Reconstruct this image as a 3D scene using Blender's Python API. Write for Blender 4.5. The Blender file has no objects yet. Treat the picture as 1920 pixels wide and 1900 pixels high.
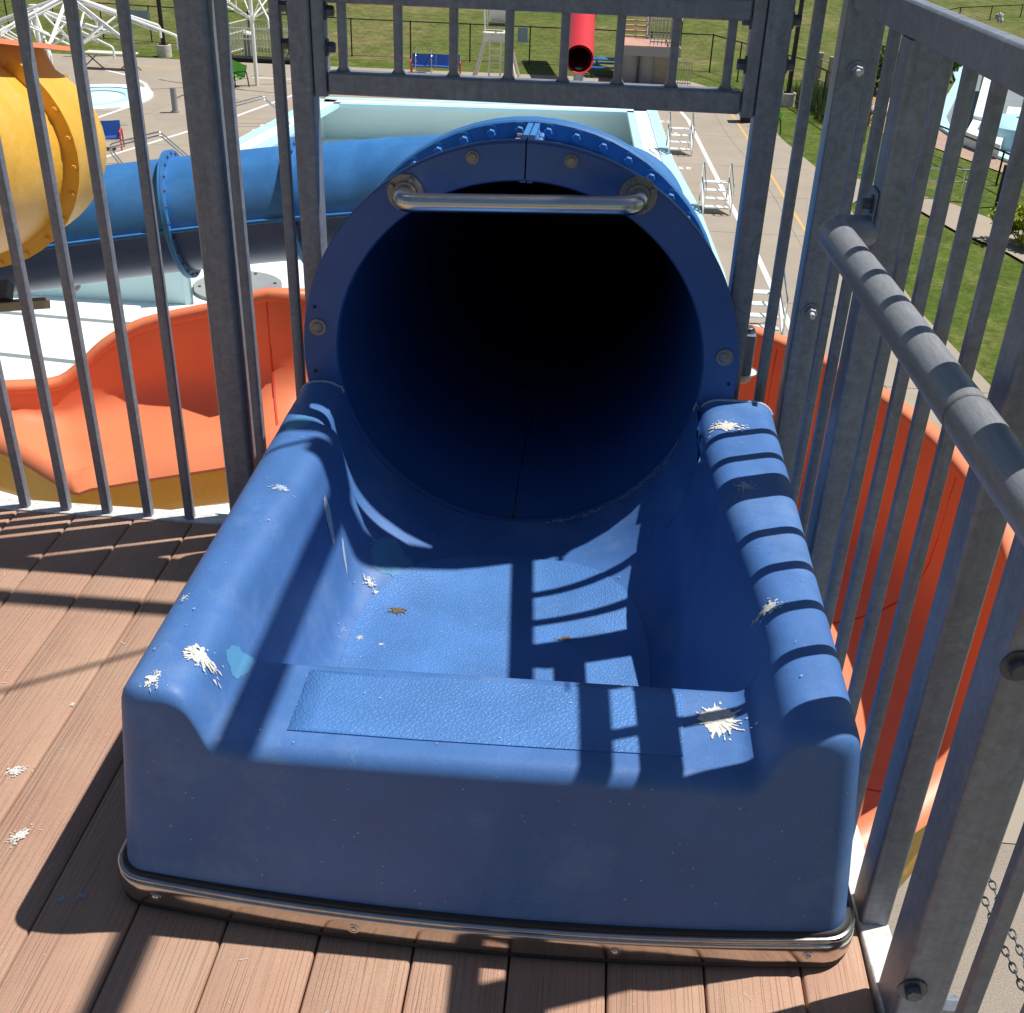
import bpy, bmesh, math, random
from mathutils import Vector, Matrix, Quaternion
from mathutils.bvhtree import BVHTree
random.seed(7)
PI = math.pi
S = bpy.context.scene
COL = S.collection
# ------------------------------------------------------------------ camera
FPX = 2098.96
CAM = Vector((0.05174, -1.0, 1.42043))
RT = Vector((0.99598544, 0.08379452, 0.03148789))
FW = Vector((-0.05657197, 0.86182376, -0.50404307))
DN = Vector((0.06937306, -0.50023822, -0.86310434))
cd = bpy.data.cameras.new('camera'); cam = bpy.data.objects.new('camera', cd); COL.objects.link(cam)
cd.sensor_fit = 'HORIZONTAL'; cd.sensor_width = 36.0; cd.lens = 36.0*FPX/1920.0
cd.clip_start = 0.02; cd.clip_end = 3000
up = -DN; bk = -FW
cam.matrix_world = Matrix(((RT.x, up.x, bk.x, CAM.x), (RT.y, up.y, bk.y, CAM.y), (RT.z, up.z, bk.z, CAM.z), (0, 0, 0, 1)))
S.camera = cam
# ------------------------------------------------------------------ light
ELEV = math.radians(62.0); AZ = math.atan2(0.93, 0.36)
SUN = Vector((math.sin(AZ)*math.cos(ELEV), math.cos(AZ)*math.cos(ELEV), math.sin(ELEV)))
W = bpy.data.worlds.new('World'); S.world = W; W.use_nodes = True
wn = W.node_tree.nodes; wl = W.node_tree.links
sky = wn.new('ShaderNodeTexSky'); sky.sky_type = 'NISHITA'; sky.sun_disc = False
sky.sun_elevation = ELEV; sky.sun_rotation = AZ; sky.air_density = 1.0; sky.dust_density = 0.6; sky.ozone_density = 1.0
bg = wn['Background']; wl.new(sky.outputs[0], bg.inputs[0]); bg.inputs[1].default_value = 0.06
sd = bpy.data.lights.new('sun', 'SUN'); sd.energy = 5.0; sd.angle = math.radians(0.53); sd.color = (1.0, 0.955, 0.89)
so = bpy.data.objects.new('sun', sd); COL.objects.link(so)
so.rotation_mode = 'QUATERNION'; so.rotation_quaternion = SUN.to_track_quat('Z', 'Y'); so.location = SUN*40
S.view_settings.view_transform = 'Standard'; S.view_settings.look = 'None'
S.view_settings.exposure = 0.2; S.view_settings.gamma = 1.0
S.render.engine = 'CYCLES'
ZG = -8.0
def at(u, v, z=None, y=None, x=None, d=None):
    r = RT*((u-960)/FPX) + DN*((v-950)/FPX) + FW
    if z is not None: t = (z-CAM.z)/r.z
    elif y is not None: t = (y-CAM.y)/r.y
    elif x is not None: t = (x-CAM.x)/r.x
    else: t = d/r.length
    return CAM + r*t
def G(u, v, z=ZG): return at(u, v, z=z)
# ------------------------------------------------------------------ materials
def newmat(name):
    m = bpy.data.materials.new(name); m.use_nodes = True
    return m, m.node_tree.nodes, m.node_tree.links, m.node_tree.nodes['Principled BSDF']
def N(nt, typ, **kw):
    n = nt.new(typ)
    for k, v in kw.items(): setattr(n, k, v)
    return n
def mat(name, col, rough=0.6, metal=0.0, var=0.12, scale=6.0, bump=0.0, bscale=80.0, spec=0.5, fine=0.0, fscale=300.0,
        stain=None, stscale=3.0, stamt=0.0, stretch=None, rvar=0.1, scratch=0.0):
    m, nt, ln, bs = newmat(name)
    geo = N(nt, 'ShaderNodeNewGeometry'); vec = geo.outputs['Position']
    if stretch:
        mp = N(nt, 'ShaderNodeMapping'); mp.inputs['Scale'].default_value = stretch; ln.new(vec, mp.inputs[0]); vec = mp.outputs[0]
    n1 = N(nt, 'ShaderNodeTexNoise'); n1.inputs['Scale'].default_value = scale; n1.inputs['Detail'].default_value = 5; n1.inputs['Roughness'].default_value = 0.62
    ln.new(vec, n1.inputs['Vector'])
    mr = N(nt, 'ShaderNodeMapRange'); mr.inputs[1].default_value = 0.25; mr.inputs[2].default_value = 0.75
    mr.inputs[3].default_value = 1-var; mr.inputs[4].default_value = 1+var; ln.new(n1.outputs[0], mr.inputs[0])
    val = mr.outputs[0]
    if fine > 0:
        n2 = N(nt, 'ShaderNodeTexNoise'); n2.inputs['Scale'].default_value = fscale; n2.inputs['Detail'].default_value = 2; ln.new(geo.outputs['Position'], n2.inputs['Vector'])
        m2 = N(nt, 'ShaderNodeMapRange'); m2.inputs[1].default_value = 0.3; m2.inputs[2].default_value = 0.7; m2.inputs[3].default_value = 1-fine; m2.inputs[4].default_value = 1+fine
        ln.new(n2.outputs[0], m2.inputs[0]); mm = N(nt, 'ShaderNodeMath', operation='MULTIPLY'); ln.new(val, mm.inputs[0]); ln.new(m2.outputs[0], mm.inputs[1]); val = mm.outputs[0]
    mx = N(nt, 'ShaderNodeVectorMath', operation='SCALE'); mx.inputs[0].default_value = col[:3]; ln.new(val, mx.inputs['Scale'])
    out = mx.outputs[0]
    if stain:
        n3 = N(nt, 'ShaderNodeTexNoise'); n3.inputs['Scale'].default_value = stscale; n3.inputs['Detail'].default_value = 6; n3.inputs['Roughness'].default_value = 0.7; ln.new(vec, n3.inputs['Vector'])
        m3 = N(nt, 'ShaderNodeMapRange'); m3.inputs[1].default_value = 0.5; m3.inputs[2].default_value = 0.72; m3.inputs[3].default_value = 0; m3.inputs[4].default_value = stamt; ln.new(n3.outputs[0], m3.inputs[0])
        mi = N(nt, 'ShaderNodeMix', data_type='RGBA'); ln.new(m3.outputs[0], mi.inputs[0]); ln.new(out, mi.inputs[6]); mi.inputs[7].default_value = (*stain, 1); out = mi.outputs[2]
    if scratch > 0:
        for sc_, seed_ in ((17.0, 0.0), (31.0, 7.3)):
            mps = N(nt, 'ShaderNodeMapping'); mps.inputs['Scale'].default_value = (1, .35, 1); mps.inputs['Location'].default_value = (seed_, seed_, 0); mps.inputs['Rotation'].default_value = (0, 0, seed_); ln.new(geo.outputs['Position'], mps.inputs[0])
            ns = N(nt, 'ShaderNodeTexNoise'); ns.inputs['Scale'].default_value = sc_; ns.inputs['Detail'].default_value = 1.5; ln.new(mps.outputs[0], ns.inputs['Vector'])
            ab = N(nt, 'ShaderNodeMath', operation='SUBTRACT'); ab.inputs[1].default_value = 0.5; ln.new(ns.outputs[0], ab.inputs[0]); ab2 = N(nt, 'ShaderNodeMath', operation='ABSOLUTE'); ln.new(ab.outputs[0], ab2.inputs[0])
            th = N(nt, 'ShaderNodeMapRange'); th.inputs[1].default_value = 0.0; th.inputs[2].default_value = 0.0045; th.inputs[3].default_value = 1; th.inputs[4].default_value = 0; ln.new(ab2.outputs[0], th.inputs[0])
            nm = N(nt, 'ShaderNodeTexNoise'); nm.inputs['Scale'].default_value = 7.0; nm.inputs['Detail'].default_value = 3; ln.new(mps.outputs[0], nm.inputs['Vector'])
            tm = N(nt, 'ShaderNodeMapRange'); tm.inputs[1].default_value = 0.54; tm.inputs[2].default_value = 0.7; tm.inputs[3].default_value = 0; tm.inputs[4].default_value = scratch; ln.new(nm.outputs[0], tm.inputs[0])
            pm = N(nt, 'ShaderNodeMath', operation='MULTIPLY'); ln.new(th.outputs[0], pm.inputs[0]); ln.new(tm.outputs[0], pm.inputs[1])
            mi = N(nt, 'ShaderNodeMix', data_type='RGBA'); ln.new(pm.outputs[0], mi.inputs[0]); ln.new(out, mi.inputs[6]); mi.inputs[7].default_value = (0.42, 0.5, 0.6, 1); out = mi.outputs[2]
    ln.new(out, bs.inputs['Base Color'])
    mr2 = N(nt, 'ShaderNodeMapRange'); mr2.inputs[3].default_value = max(0.02, rough-rvar); mr2.inputs[4].default_value = min(1, rough+rvar); ln.new(n1.outputs[0], mr2.inputs[0]); ln.new(mr2.outputs[0], bs.inputs['Roughness'])
    bs.inputs['Metallic'].default_value = metal
    bs.inputs['Specular IOR Level'].default_value = spec
    if bump > 0:
        nb = N(nt, 'ShaderNodeTexNoise'); nb.inputs['Scale'].default_value = bscale; nb.inputs['Detail'].default_value = 3; ln.new(geo.outputs['Position'], nb.inputs['Vector'])
        b = N(nt, 'ShaderNodeBump'); b.inputs['Strength'].default_value = 0.6; b.inputs['Distance'].default_value = bump; ln.new(nb.outputs[0], b.inputs['Height']); ln.new(b.outputs[0], bs.inputs['Normal'])
    return m
def grip_mat(name, col):
    m, nt, ln, bs = newmat(name)
    geo = N(nt, 'ShaderNodeNewGeometry')
    v = N(nt, 'ShaderNodeTexVoronoi', feature='DISTANCE_TO_EDGE'); v.inputs['Scale'].default_value = 150; ln.new(geo.outputs['Position'], v.inputs['Vector'])
    mr = N(nt, 'ShaderNodeMapRange'); mr.inputs[1].default_value = 0.03; mr.inputs[2].default_value = 0.2; mr.inputs[3].default_value = 1; mr.inputs[4].default_value = 0; ln.new(v.outputs[0], mr.inputs[0])
    n1 = N(nt, 'ShaderNodeTexNoise'); n1.inputs['Scale'].default_value = 9; n1.inputs['Detail'].default_value = 5; ln.new(geo.outputs['Position'], n1.inputs['Vector'])
    m1 = N(nt, 'ShaderNodeMapRange'); m1.inputs[1].default_value = 0.3; m1.inputs[2].default_value = 0.7; m1.inputs[3].default_value = 0.88; m1.inputs[4].default_value = 1.14; ln.new(n1.outputs[0], m1.inputs[0])
    sc = N(nt, 'ShaderNodeVectorMath', operation='SCALE'); sc.inputs[0].default_value = col; ln.new(m1.outputs[0], sc.inputs['Scale'])
    ln.new(sc.outputs[0], bs.inputs['Base Color'])
    b = N(nt, 'ShaderNodeBump'); b.inputs['Strength'].default_value = 0.6; b.inputs['Distance'].default_value = 0.0009; ln.new(mr.outputs[0], b.inputs['Height']); ln.new(b.outputs[0], bs.inputs['Normal'])
    bs.inputs['Roughness'].default_value = 0.5
    return m
def deck_mat():
    m, nt, ln, bs = newmat('composite_deck')
    geo = N(nt, 'ShaderNodeNewGeometry'); oi = N(nt, 'ShaderNodeObjectInfo')
    sep = N(nt, 'ShaderNodeSeparateXYZ'); ln.new(geo.outputs['Position'], sep.inputs[0])
    nz = N(nt, 'ShaderNodeTexNoise'); nz.inputs['Scale'].default_value = 1.0; nz.inputs['Detail'].default_value = 3
    mp = N(nt, 'ShaderNodeMapping'); mp.inputs['Scale'].default_value = (26, 3.2, 1); ln.new(geo.outputs['Position'], mp.inputs[0]); ln.new(mp.outputs[0], nz.inputs['Vector'])
    a = N(nt, 'ShaderNodeMath', operation='MULTIPLY_ADD'); a.inputs[1].default_value = 0.011; ln.new(nz.outputs[0], a.inputs[0]); ln.new(sep.outputs[0], a.inputs[2])
    a2 = N(nt, 'ShaderNodeMath', operation='MULTIPLY_ADD'); a2.inputs[1].default_value = 0.31; ln.new(oi.outputs['Random'], a2.inputs[0]); ln.new(a.outputs[0], a2.inputs[2])
    cmb = N(nt, 'ShaderNodeCombineXYZ'); ln.new(a2.outputs[0], cmb.inputs[0])
    yy = N(nt, 'ShaderNodeMath', operation='MULTIPLY'); yy.inputs[1].default_value = 0.004; ln.new(sep.outputs[1], yy.inputs[0]); ln.new(yy.outputs[0], cmb.inputs[1])
    vo = N(nt, 'ShaderNodeTexVoronoi', feature='DISTANCE_TO_EDGE', voronoi_dimensions='2D'); vo.inputs['Scale'].default_value = 105; ln.new(cmb.outputs[0], vo.inputs['Vector'])
    gr = N(nt, 'ShaderNodeMapRange'); gr.inputs[1].default_value = 0.015; gr.inputs[2].default_value = 0.075; gr.inputs[3].default_value = 1; gr.inputs[4].default_value = 0; ln.new(vo.outputs[0], gr.inputs[0])
    # broken-up grooves
    nb = N(nt, 'ShaderNodeTexNoise'); nb.inputs['Scale'].default_value = 1; nb.inputs['Detail'].default_value = 4
    mp2 = N(nt, 'ShaderNodeMapping'); mp2.inputs['Scale'].default_value = (30, 5, 1); ln.new(geo.outputs['Position'], mp2.inputs[0]); ln.new(mp2.outputs[0], nb.inputs['Vector'])
    gm = N(nt, 'ShaderNodeMapRange'); gm.inputs[1].default_value = 0.36; gm.inputs[2].default_value = 0.6; gm.inputs[3].default_value = 0.15; gm.inputs[4].default_value = 1; ln.new(nb.outputs[0], gm.inputs[0])
    g2 = N(nt, 'ShaderNodeMath', operation='MULTIPLY'); ln.new(gr.outputs[0], g2.inputs[0]); ln.new(gm.outputs[0], g2.inputs[1])
    # speckle + blotch
    sp = N(nt, 'ShaderNodeTexNoise'); sp.inputs['Scale'].default_value = 650; sp.inputs['Detail'].default_value = 2; ln.new(geo.outputs['Position'], sp.inputs['Vector'])
    sm = N(nt, 'ShaderNodeMapRange'); sm.inputs[1].default_value = 0.3; sm.inputs[2].default_value = 0.7; sm.inputs[3].default_value = 0.84; sm.inputs[4].default_value = 1.16; ln.new(sp.outputs[0], sm.inputs[0])
    bl = N(nt, 'ShaderNodeTexNoise'); bl.inputs['Scale'].default_value = 5; bl.inputs['Detail'].default_value = 6; bl.inputs['Roughness'].default_value = .65; ln.new(geo.outputs['Position'], bl.inputs['Vector'])
    cr = N(nt, 'ShaderNodeValToRGB'); cr.color_ramp.elements[0].position = 0.3; cr.color_ramp.elements[1].position = 0.72
    cr.color_ramp.elements[0].color = (0.42, 0.24, 0.172, 1); cr.color_ramp.elements[1].color = (0.465, 0.31, 0.218, 1); ln.new(bl.outputs[0], cr.inputs[0])
    s1 = N(nt, 'ShaderNodeVectorMath', operation='SCALE'); ln.new(cr.outputs[0], s1.inputs[0]); ln.new(sm.outputs[0], s1.inputs['Scale'])
    rr = N(nt, 'ShaderNodeMapRange'); rr.inputs[3].default_value = 0.9; rr.inputs[4].default_value = 1.06; ln.new(oi.outputs['Random'], rr.inputs[0])
    s2 = N(nt, 'ShaderNodeVectorMath', operation='SCALE'); ln.new(s1.outputs[0], s2.inputs[0]); ln.new(rr.outputs[0], s2.inputs['Scale'])
    mi = N(nt, 'ShaderNodeMix', data_type='RGBA'); ln.new(s2.outputs[0], mi.inputs[6]); mi.inputs[7].default_value = (0.085, 0.05, 0.035, 1)
    gs = N(nt, 'ShaderNodeMath', operation='MULTIPLY'); gs.inputs[1].default_value = 0.27; ln.new(g2.outputs[0], gs.inputs[0]); ln.new(gs.outputs[0], mi.inputs[0])
    ln.new(mi.outputs[2], bs.inputs['Base Color'])
    b = N(nt, 'ShaderNodeBump', invert=True); b.inputs['Strength'].default_value = 0.7; b.inputs['Distance'].default_value = 0.0012; ln.new(g2.outputs[0], b.inputs['Height'])
    b2 = N(nt, 'ShaderNodeBump'); b2.inputs['Strength'].default_value = 0.5; b2.inputs['Distance'].default_value = 0.0006; ln.new(sp.outputs[0], b2.inputs['Height']); ln.new(b.outputs[0], b2.inputs['Normal']); ln.new(b2.outputs[0], bs.inputs['Normal'])
    bs.inputs['Roughness'].default_value = 0.75; bs.inputs['Specular IOR Level'].default_value = 0.3
    return m
def galv_mat(name, col, metal=0.55, rough=0.5):
    m, nt, ln, bs = newmat(name)
    geo = N(nt, 'ShaderNodeNewGeometry')
    v = N(nt, 'ShaderNodeTexVoronoi'); v.inputs['Scale'].default_value = 120; ln.new(geo.outputs['Position'], v.inputs['Vector'])
    n1 = N(nt, 'ShaderNodeTexNoise'); n1.inputs['Scale'].default_value = 34; n1.inputs['Detail'].default_value = 6; n1.inputs['Roughness'].default_value = 0.7; n1.inputs['Distortion'].default_value = 1.2; ln.new(geo.outputs['Position'], n1.inputs['Vector'])
    mp = N(nt, 'ShaderNodeMapping'); mp.inputs['Scale'].default_value = (90, 90, 4); ln.new(geo.outputs['Position'], mp.inputs[0])
    n2 = N(nt, 'ShaderNodeTexNoise'); n2.inputs['Scale'].default_value = 1; n2.inputs['Detail'].default_value = 3; ln.new(mp.outputs[0], n2.inputs['Vector'])
    sx = N(nt, 'ShaderNodeSeparateColor'); ln.new(v.outputs['Color'], sx.inputs[0])
    m1 = N(nt, 'ShaderNodeMapRange'); m1.inputs[3].default_value = 0.93; m1.inputs[4].default_value = 1.07; ln.new(sx.outputs[0], m1.inputs[0])
    m2 = N(nt, 'ShaderNodeMapRange'); m2.inputs[1].default_value = 0.3; m2.inputs[2].default_value = 0.7; m2.inputs[3].default_value = 0.78; m2.inputs[4].default_value = 1.22; ln.new(n1.outputs[0], m2.inputs[0])
    m3 = N(nt, 'ShaderNodeMapRange'); m3.inputs[1].default_value = 0.3; m3.inputs[2].default_value = 0.7; m3.inputs[3].default_value = 0.9; m3.inputs[4].default_value = 1.1; ln.new(n2.outputs[0], m3.inputs[0])
    a = N(nt, 'ShaderNodeMath', operation='MULTIPLY'); ln.new(m1.outputs[0], a.inputs[0]); ln.new(m2.outputs[0], a.inputs[1])
    b = N(nt, 'ShaderNodeMath', operation='MULTIPLY'); ln.new(a.outputs[0], b.inputs[0]); ln.new(m3.outputs[0], b.inputs[1])
    s = N(nt, 'ShaderNodeVectorMath', operation='SCALE'); s.inputs[0].default_value = col; ln.new(b.outputs[0], s.inputs['Scale']); ln.new(s.outputs[0], bs.inputs['Base Color'])
    mr = N(nt, 'ShaderNodeMapRange'); mr.inputs[3].default_value = rough-.1; mr.inputs[4].default_value = rough+.14; ln.new(n1.outputs[0], mr.inputs[0]); ln.new(mr.outputs[0], bs.inputs['Roughness'])
    bs.inputs['Metallic'].default_value = metal
    bp = N(nt, 'ShaderNodeBump'); bp.inputs['Strength'].default_value = 0.25; bp.inputs['Distance'].default_value = 0.0006; ln.new(n1.outputs[0], bp.inputs['Height']); ln.new(bp.outputs[0], bs.inputs['Normal'])
    return m
def grass_mat(name, c0, c1, c2, scale=0.35, clump=9.0):
    m, nt, ln, bs = newmat(name)
    geo = N(nt, 'ShaderNodeNewGeometry')
    n1 = N(nt, 'ShaderNodeTexNoise'); n1.inputs['Scale'].default_value = scale; n1.inputs['Detail'].default_value = 6; n1.inputs['Roughness'].default_value = 0.7; ln.new(geo.outputs['Position'], n1.inputs['Vector'])
    n2 = N(nt, 'ShaderNodeTexNoise'); n2.inputs['Scale'].default_value = clump; n2.inputs['Detail'].default_value = 5; n2.inputs['Roughness'].default_value = 0.75; ln.new(geo.outputs['Position'], n2.inputs['Vector'])
    cr = N(nt, 'ShaderNodeValToRGB'); e = cr.color_ramp.elements; e[0].position = 0.34; e[0].color = (*c0, 1); e[1].position = 0.66; e[1].color = (*c2, 1)
    x = e.new(0.5); x.color = (*c1, 1); ln.new(n1.outputs[0], cr.inputs[0])
    m2 = N(nt, 'ShaderNodeMapRange'); m2.inputs[1].default_value = 0.25; m2.inputs[2].default_value = 0.75; m2.inputs[3].default_value = 0.42; m2.inputs[4].default_value = 1.7; ln.new(n2.outputs[0], m2.inputs[0])
    s = N(nt, 'ShaderNodeVectorMath', operation='SCALE'); ln.new(cr.outputs[0], s.inputs[0]); ln.new(m2.outputs[0], s.inputs['Scale']); ln.new(s.outputs[0], bs.inputs['Base Color'])
    b = N(nt, 'ShaderNodeBump'); b.inputs['Strength'].default_value = 0.8; b.inputs['Distance'].default_value = 0.06; ln.new(n2.outputs[0], b.inputs['Height']); ln.new(b.outputs[0], bs.inputs['Normal'])
    bs.inputs['Roughness'].default_value = 0.9; bs.inputs['Specular IOR Level'].default_value = 0.15
    return m
def leaf_mat(name, c):
    m, nt, ln, bs = newmat(name)
    geo = N(nt, 'ShaderNodeNewGeometry')
    n1 = N(nt, 'ShaderNodeTexNoise'); n1.inputs['Scale'].default_value = 14; ln.new(geo.outputs['Position'], n1.inputs['Vector'])
    m1 = N(nt, 'ShaderNodeMapRange'); m1.inputs[1].default_value = 0.3; m1.inputs[2].default_value = 0.7; m1.inputs[3].default_value = 0.5; m1.inputs[4].default_value = 1.5; ln.new(n1.outputs[0], m1.inputs[0])
    s = N(nt, 'ShaderNodeVectorMath', operation='SCALE'); s.inputs[0].default_value = c; ln.new(m1.outputs[0], s.inputs['Scale']); ln.new(s.outputs[0], bs.inputs['Base Color'])
    bs.inputs['Roughness'].default_value = 0.6; bs.inputs['Specular IOR Level'].default_value = 0.3
    return m
MT = dict(
    blue=mat('weathered_blue_fibreglass', (0.060, 0.158, 0.40), 0.5, 0, 0.13, 9, 0.0004, 130, 0.42, 0.07, 320, (0.17, 0.28, 0.48), 4.2, 0.55, None, 0.12, 0.10),
    bluedark=mat('blue_plate_paint', (0.035, 0.10, 0.30), 0.42, 0, 0.10, 9, 0.0003, 120, 0.5, 0.04, 260, (0.07, 0.15, 0.34), 5, 0.4, None, 0.12, 0.08),
    bluein=mat('tube_interior_blue', (0.03, 0.11, 0.32), 0.45, 0, 0.10, 6, 0.0003, 90, 0.4, 0.05, 200, (0.10, 0.19, 0.36), 4, 0.25, None, 0.12, 0.1),
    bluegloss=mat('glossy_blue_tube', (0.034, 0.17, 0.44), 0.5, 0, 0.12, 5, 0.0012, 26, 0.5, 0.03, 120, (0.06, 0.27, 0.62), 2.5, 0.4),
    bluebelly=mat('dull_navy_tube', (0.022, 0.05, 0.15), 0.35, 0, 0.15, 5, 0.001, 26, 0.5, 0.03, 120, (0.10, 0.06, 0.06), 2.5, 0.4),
    patch=mat('pale_blue_repair', (0.085, 0.26, 0.47), 0.45, 0, 0.12, 14, 0, 80, 0.4),
    grip=grip_mat('blue_grip_pad', (0.066, 0.19, 0.47)),
    deck=deck_mat(),
    galv=galv_mat('galvanised_steel', (0.205, 0.226, 0.272), 0.15, 0.42),
    galvl=galv_mat('weathered_zinc_plate', (0.62, 0.62, 0.60), 0.1, 0.65),
    steel=mat('brushed_stainless', (0.62, 0.60, 0.57), 0.24, 1.0, 0.10, 40, 0, 80, 0.5, 0.06, 600, (0.35, 0.27, 0.2), 22, 0.25, (1, 14, 14), 0.08),
    pipe=mat('grey_coated_pipe', (0.29, 0.305, 0.33), 0.40, 0.3, 0.16, 30, 0.0004, 500, 0.5, 0.14, 700, (0.32, 0.33, 0.34), 30, 0.35, (8, 1, 8), 0.1),
    chrome=mat('worn_chrome_trim', (0.56, 0.52, 0.48), 0.16, 1.0, 0.10, 30, 0, 80, 0.5, 0.05, 200, (0.3, 0.25, 0.2), 25, 0.3, None, 0.08),
    rubber=mat('black_rubber', (0.018, 0.018, 0.019), 0.6, 0, 0.2, 20),
    bronze=mat('weathered_bolt', (0.27, 0.245, 0.22), 0.48, 0.6, 0.25, 120),
    darkbolt=galv_mat('dark_bolt', (0.10, 0.11, 0.135), 0.6, 0.45),
    orange=mat('orange_gelcoat', (0.74, 0.225, 0.105), 0.42, 0, 0.07, 3, 0, 80, 0.45, 0.03, 150, (0.76, 0.28, 0.155), 2, 0.4),
    yellow=mat('yellow_gelcoat', (0.74, 0.42, 0.055), 0.5, 0, 0.10, 4, 0.006, 22, 0.4, 0.03, 90, (0.78, 0.54, 0.19), 2.2, 0.6),
    concrete=mat('pool_deck_concrete', (0.345, 0.297, 0.24), 0.9, 0, 0.10, 0.7, 0.002, 60, 0.25, 0.06, 60, (0.375, 0.295, 0.21), 0.22, 0.5),
    concrete_near=mat('exposed_aggregate', (0.29, 0.25, 0.205), 0.9, 0, 0.08, 1.2, 0.004, 45, 0.25, 0.22, 55),
    pinkconc=mat('pink_concrete', (0.40, 0.285, 0.215), 0.9, 0, 0.10, 1.5, 0.002, 60, 0.25, 0.06, 40),
    whitepaint=mat('white_line_paint', (0.78, 0.76, 0.70), 0.7, 0, 0.06, 3),
    yellowpaint=mat('faded_yellow_paint', (0.60, 0.38, 0.14), 0.8, 0, 0.12, 3),
    poolwhite=mat('white_pool_shell', (0.80, 0.86, 0.85), 0.55, 0, 0.03, 0.6, 0, 80, 0.4, 0.02, 20),
    poolwall=mat('pale_aqua_pool_wall', (0.60, 0.76, 0.76), 0.55, 0, 0.04, 0.8, 0, 80, 0.4, 0.02, 20),
    poolblue=mat('light_blue_coping', (0.47, 0.74, 0.83), 0.5, 0, 0.05, 1.5),
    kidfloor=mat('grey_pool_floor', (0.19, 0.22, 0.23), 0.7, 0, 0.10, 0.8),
    lawn=grass_mat('lawn_grass', (0.055, 0.09, 0.010), (0.078, 0.112, 0.016), (0.155, 0.15, 0.050), 0.5, 5.0),
    hill=grass_mat('rough_hill_grass', (0.075, 0.105, 0.018), (0.10, 0.118, 0.028), (0.165, 0.145, 0.060), 0.11, 1.7),
    white=mat('white_powder_coat', (0.82, 0.82, 0.80), 0.4, 0, 0.04, 3),
    cream=mat('cream_paint', (0.74, 0.70, 0.60), 0.5, 0, 0.06, 3),
    black=mat('black_metal', (0.012, 0.012, 0.012), 0.5, 0.2, 0.2, 5),
    green=mat('lime_green_plastic', (0.18, 0.62, 0.04), 0.45, 0, 0.06, 3),
    bench=mat('royal_blue_plastic', (0.02, 0.09, 0.36), 0.5, 0, 0.08, 3),
    teal=mat('blue_picnic_coating', (0.02, 0.17, 0.42), 0.5, 0, 0.08, 3),
    red=mat('red_tube_gelcoat', (0.60, 0.030, 0.036), 0.36, 0, 0.06, 2),
    reddark=mat('dark_red_interior', (0.16, 0.008, 0.02), 0.5, 0, 0.06, 2),
    redarm=mat('red_painted_steel', (0.62, 0.05, 0.03), 0.45, 0, 0.06, 2),
    silver=mat('polished_rail', (0.66, 0.66, 0.64), 0.22, 1.0, 0.05, 3),
    greypaint=mat('grey_structure_paint', (0.30, 0.31, 0.32), 0.6, 0.2, 0.10, 1.5),
    pinkwood=mat('faded_red_treads', (0.50, 0.30, 0.24), 0.8, 0, 0.10, 2),
    sign=mat('blue_grey_sign', (0.32, 0.42, 0.50), 0.5, 0, 0.05, 2),
    rock=mat('pale_rock', (0.60, 0.55, 0.50), 0.85, 0, 0.2, 3, 0.02, 8),
    mulch=mat('bark_mulch', (0.40, 0.24, 0.12), 0.95, 0, 0.3, 9, 0.02, 30),
    wood=mat('weathered_post_wood', (0.34, 0.31, 0.25), 0.85, 0, 0.2, 6),
    leaf=leaf_mat('shrub_leaf', (0.075, 0.14, 0.02)), leafy=leaf_mat('golden_leaf', (0.32, 0.36, 0.02)), leafg=leaf_mat('tall_grass_leaf', (0.10, 0.14, 0.045)),
    dropping=mat('dried_white_dropping', (0.62, 0.62, 0.58), 0.9, 0, 0.25, 160, 0, 200),
    grime=mat('brown_grime', (0.16, 0.11, 0.06), 0.9, 0, 0.5, 160, 0.0006, 300),
    drop_old=mat('thin_old_dropping', (0.34, 0.43, 0.55), 0.8, 0, 0.15, 120),
)
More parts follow.
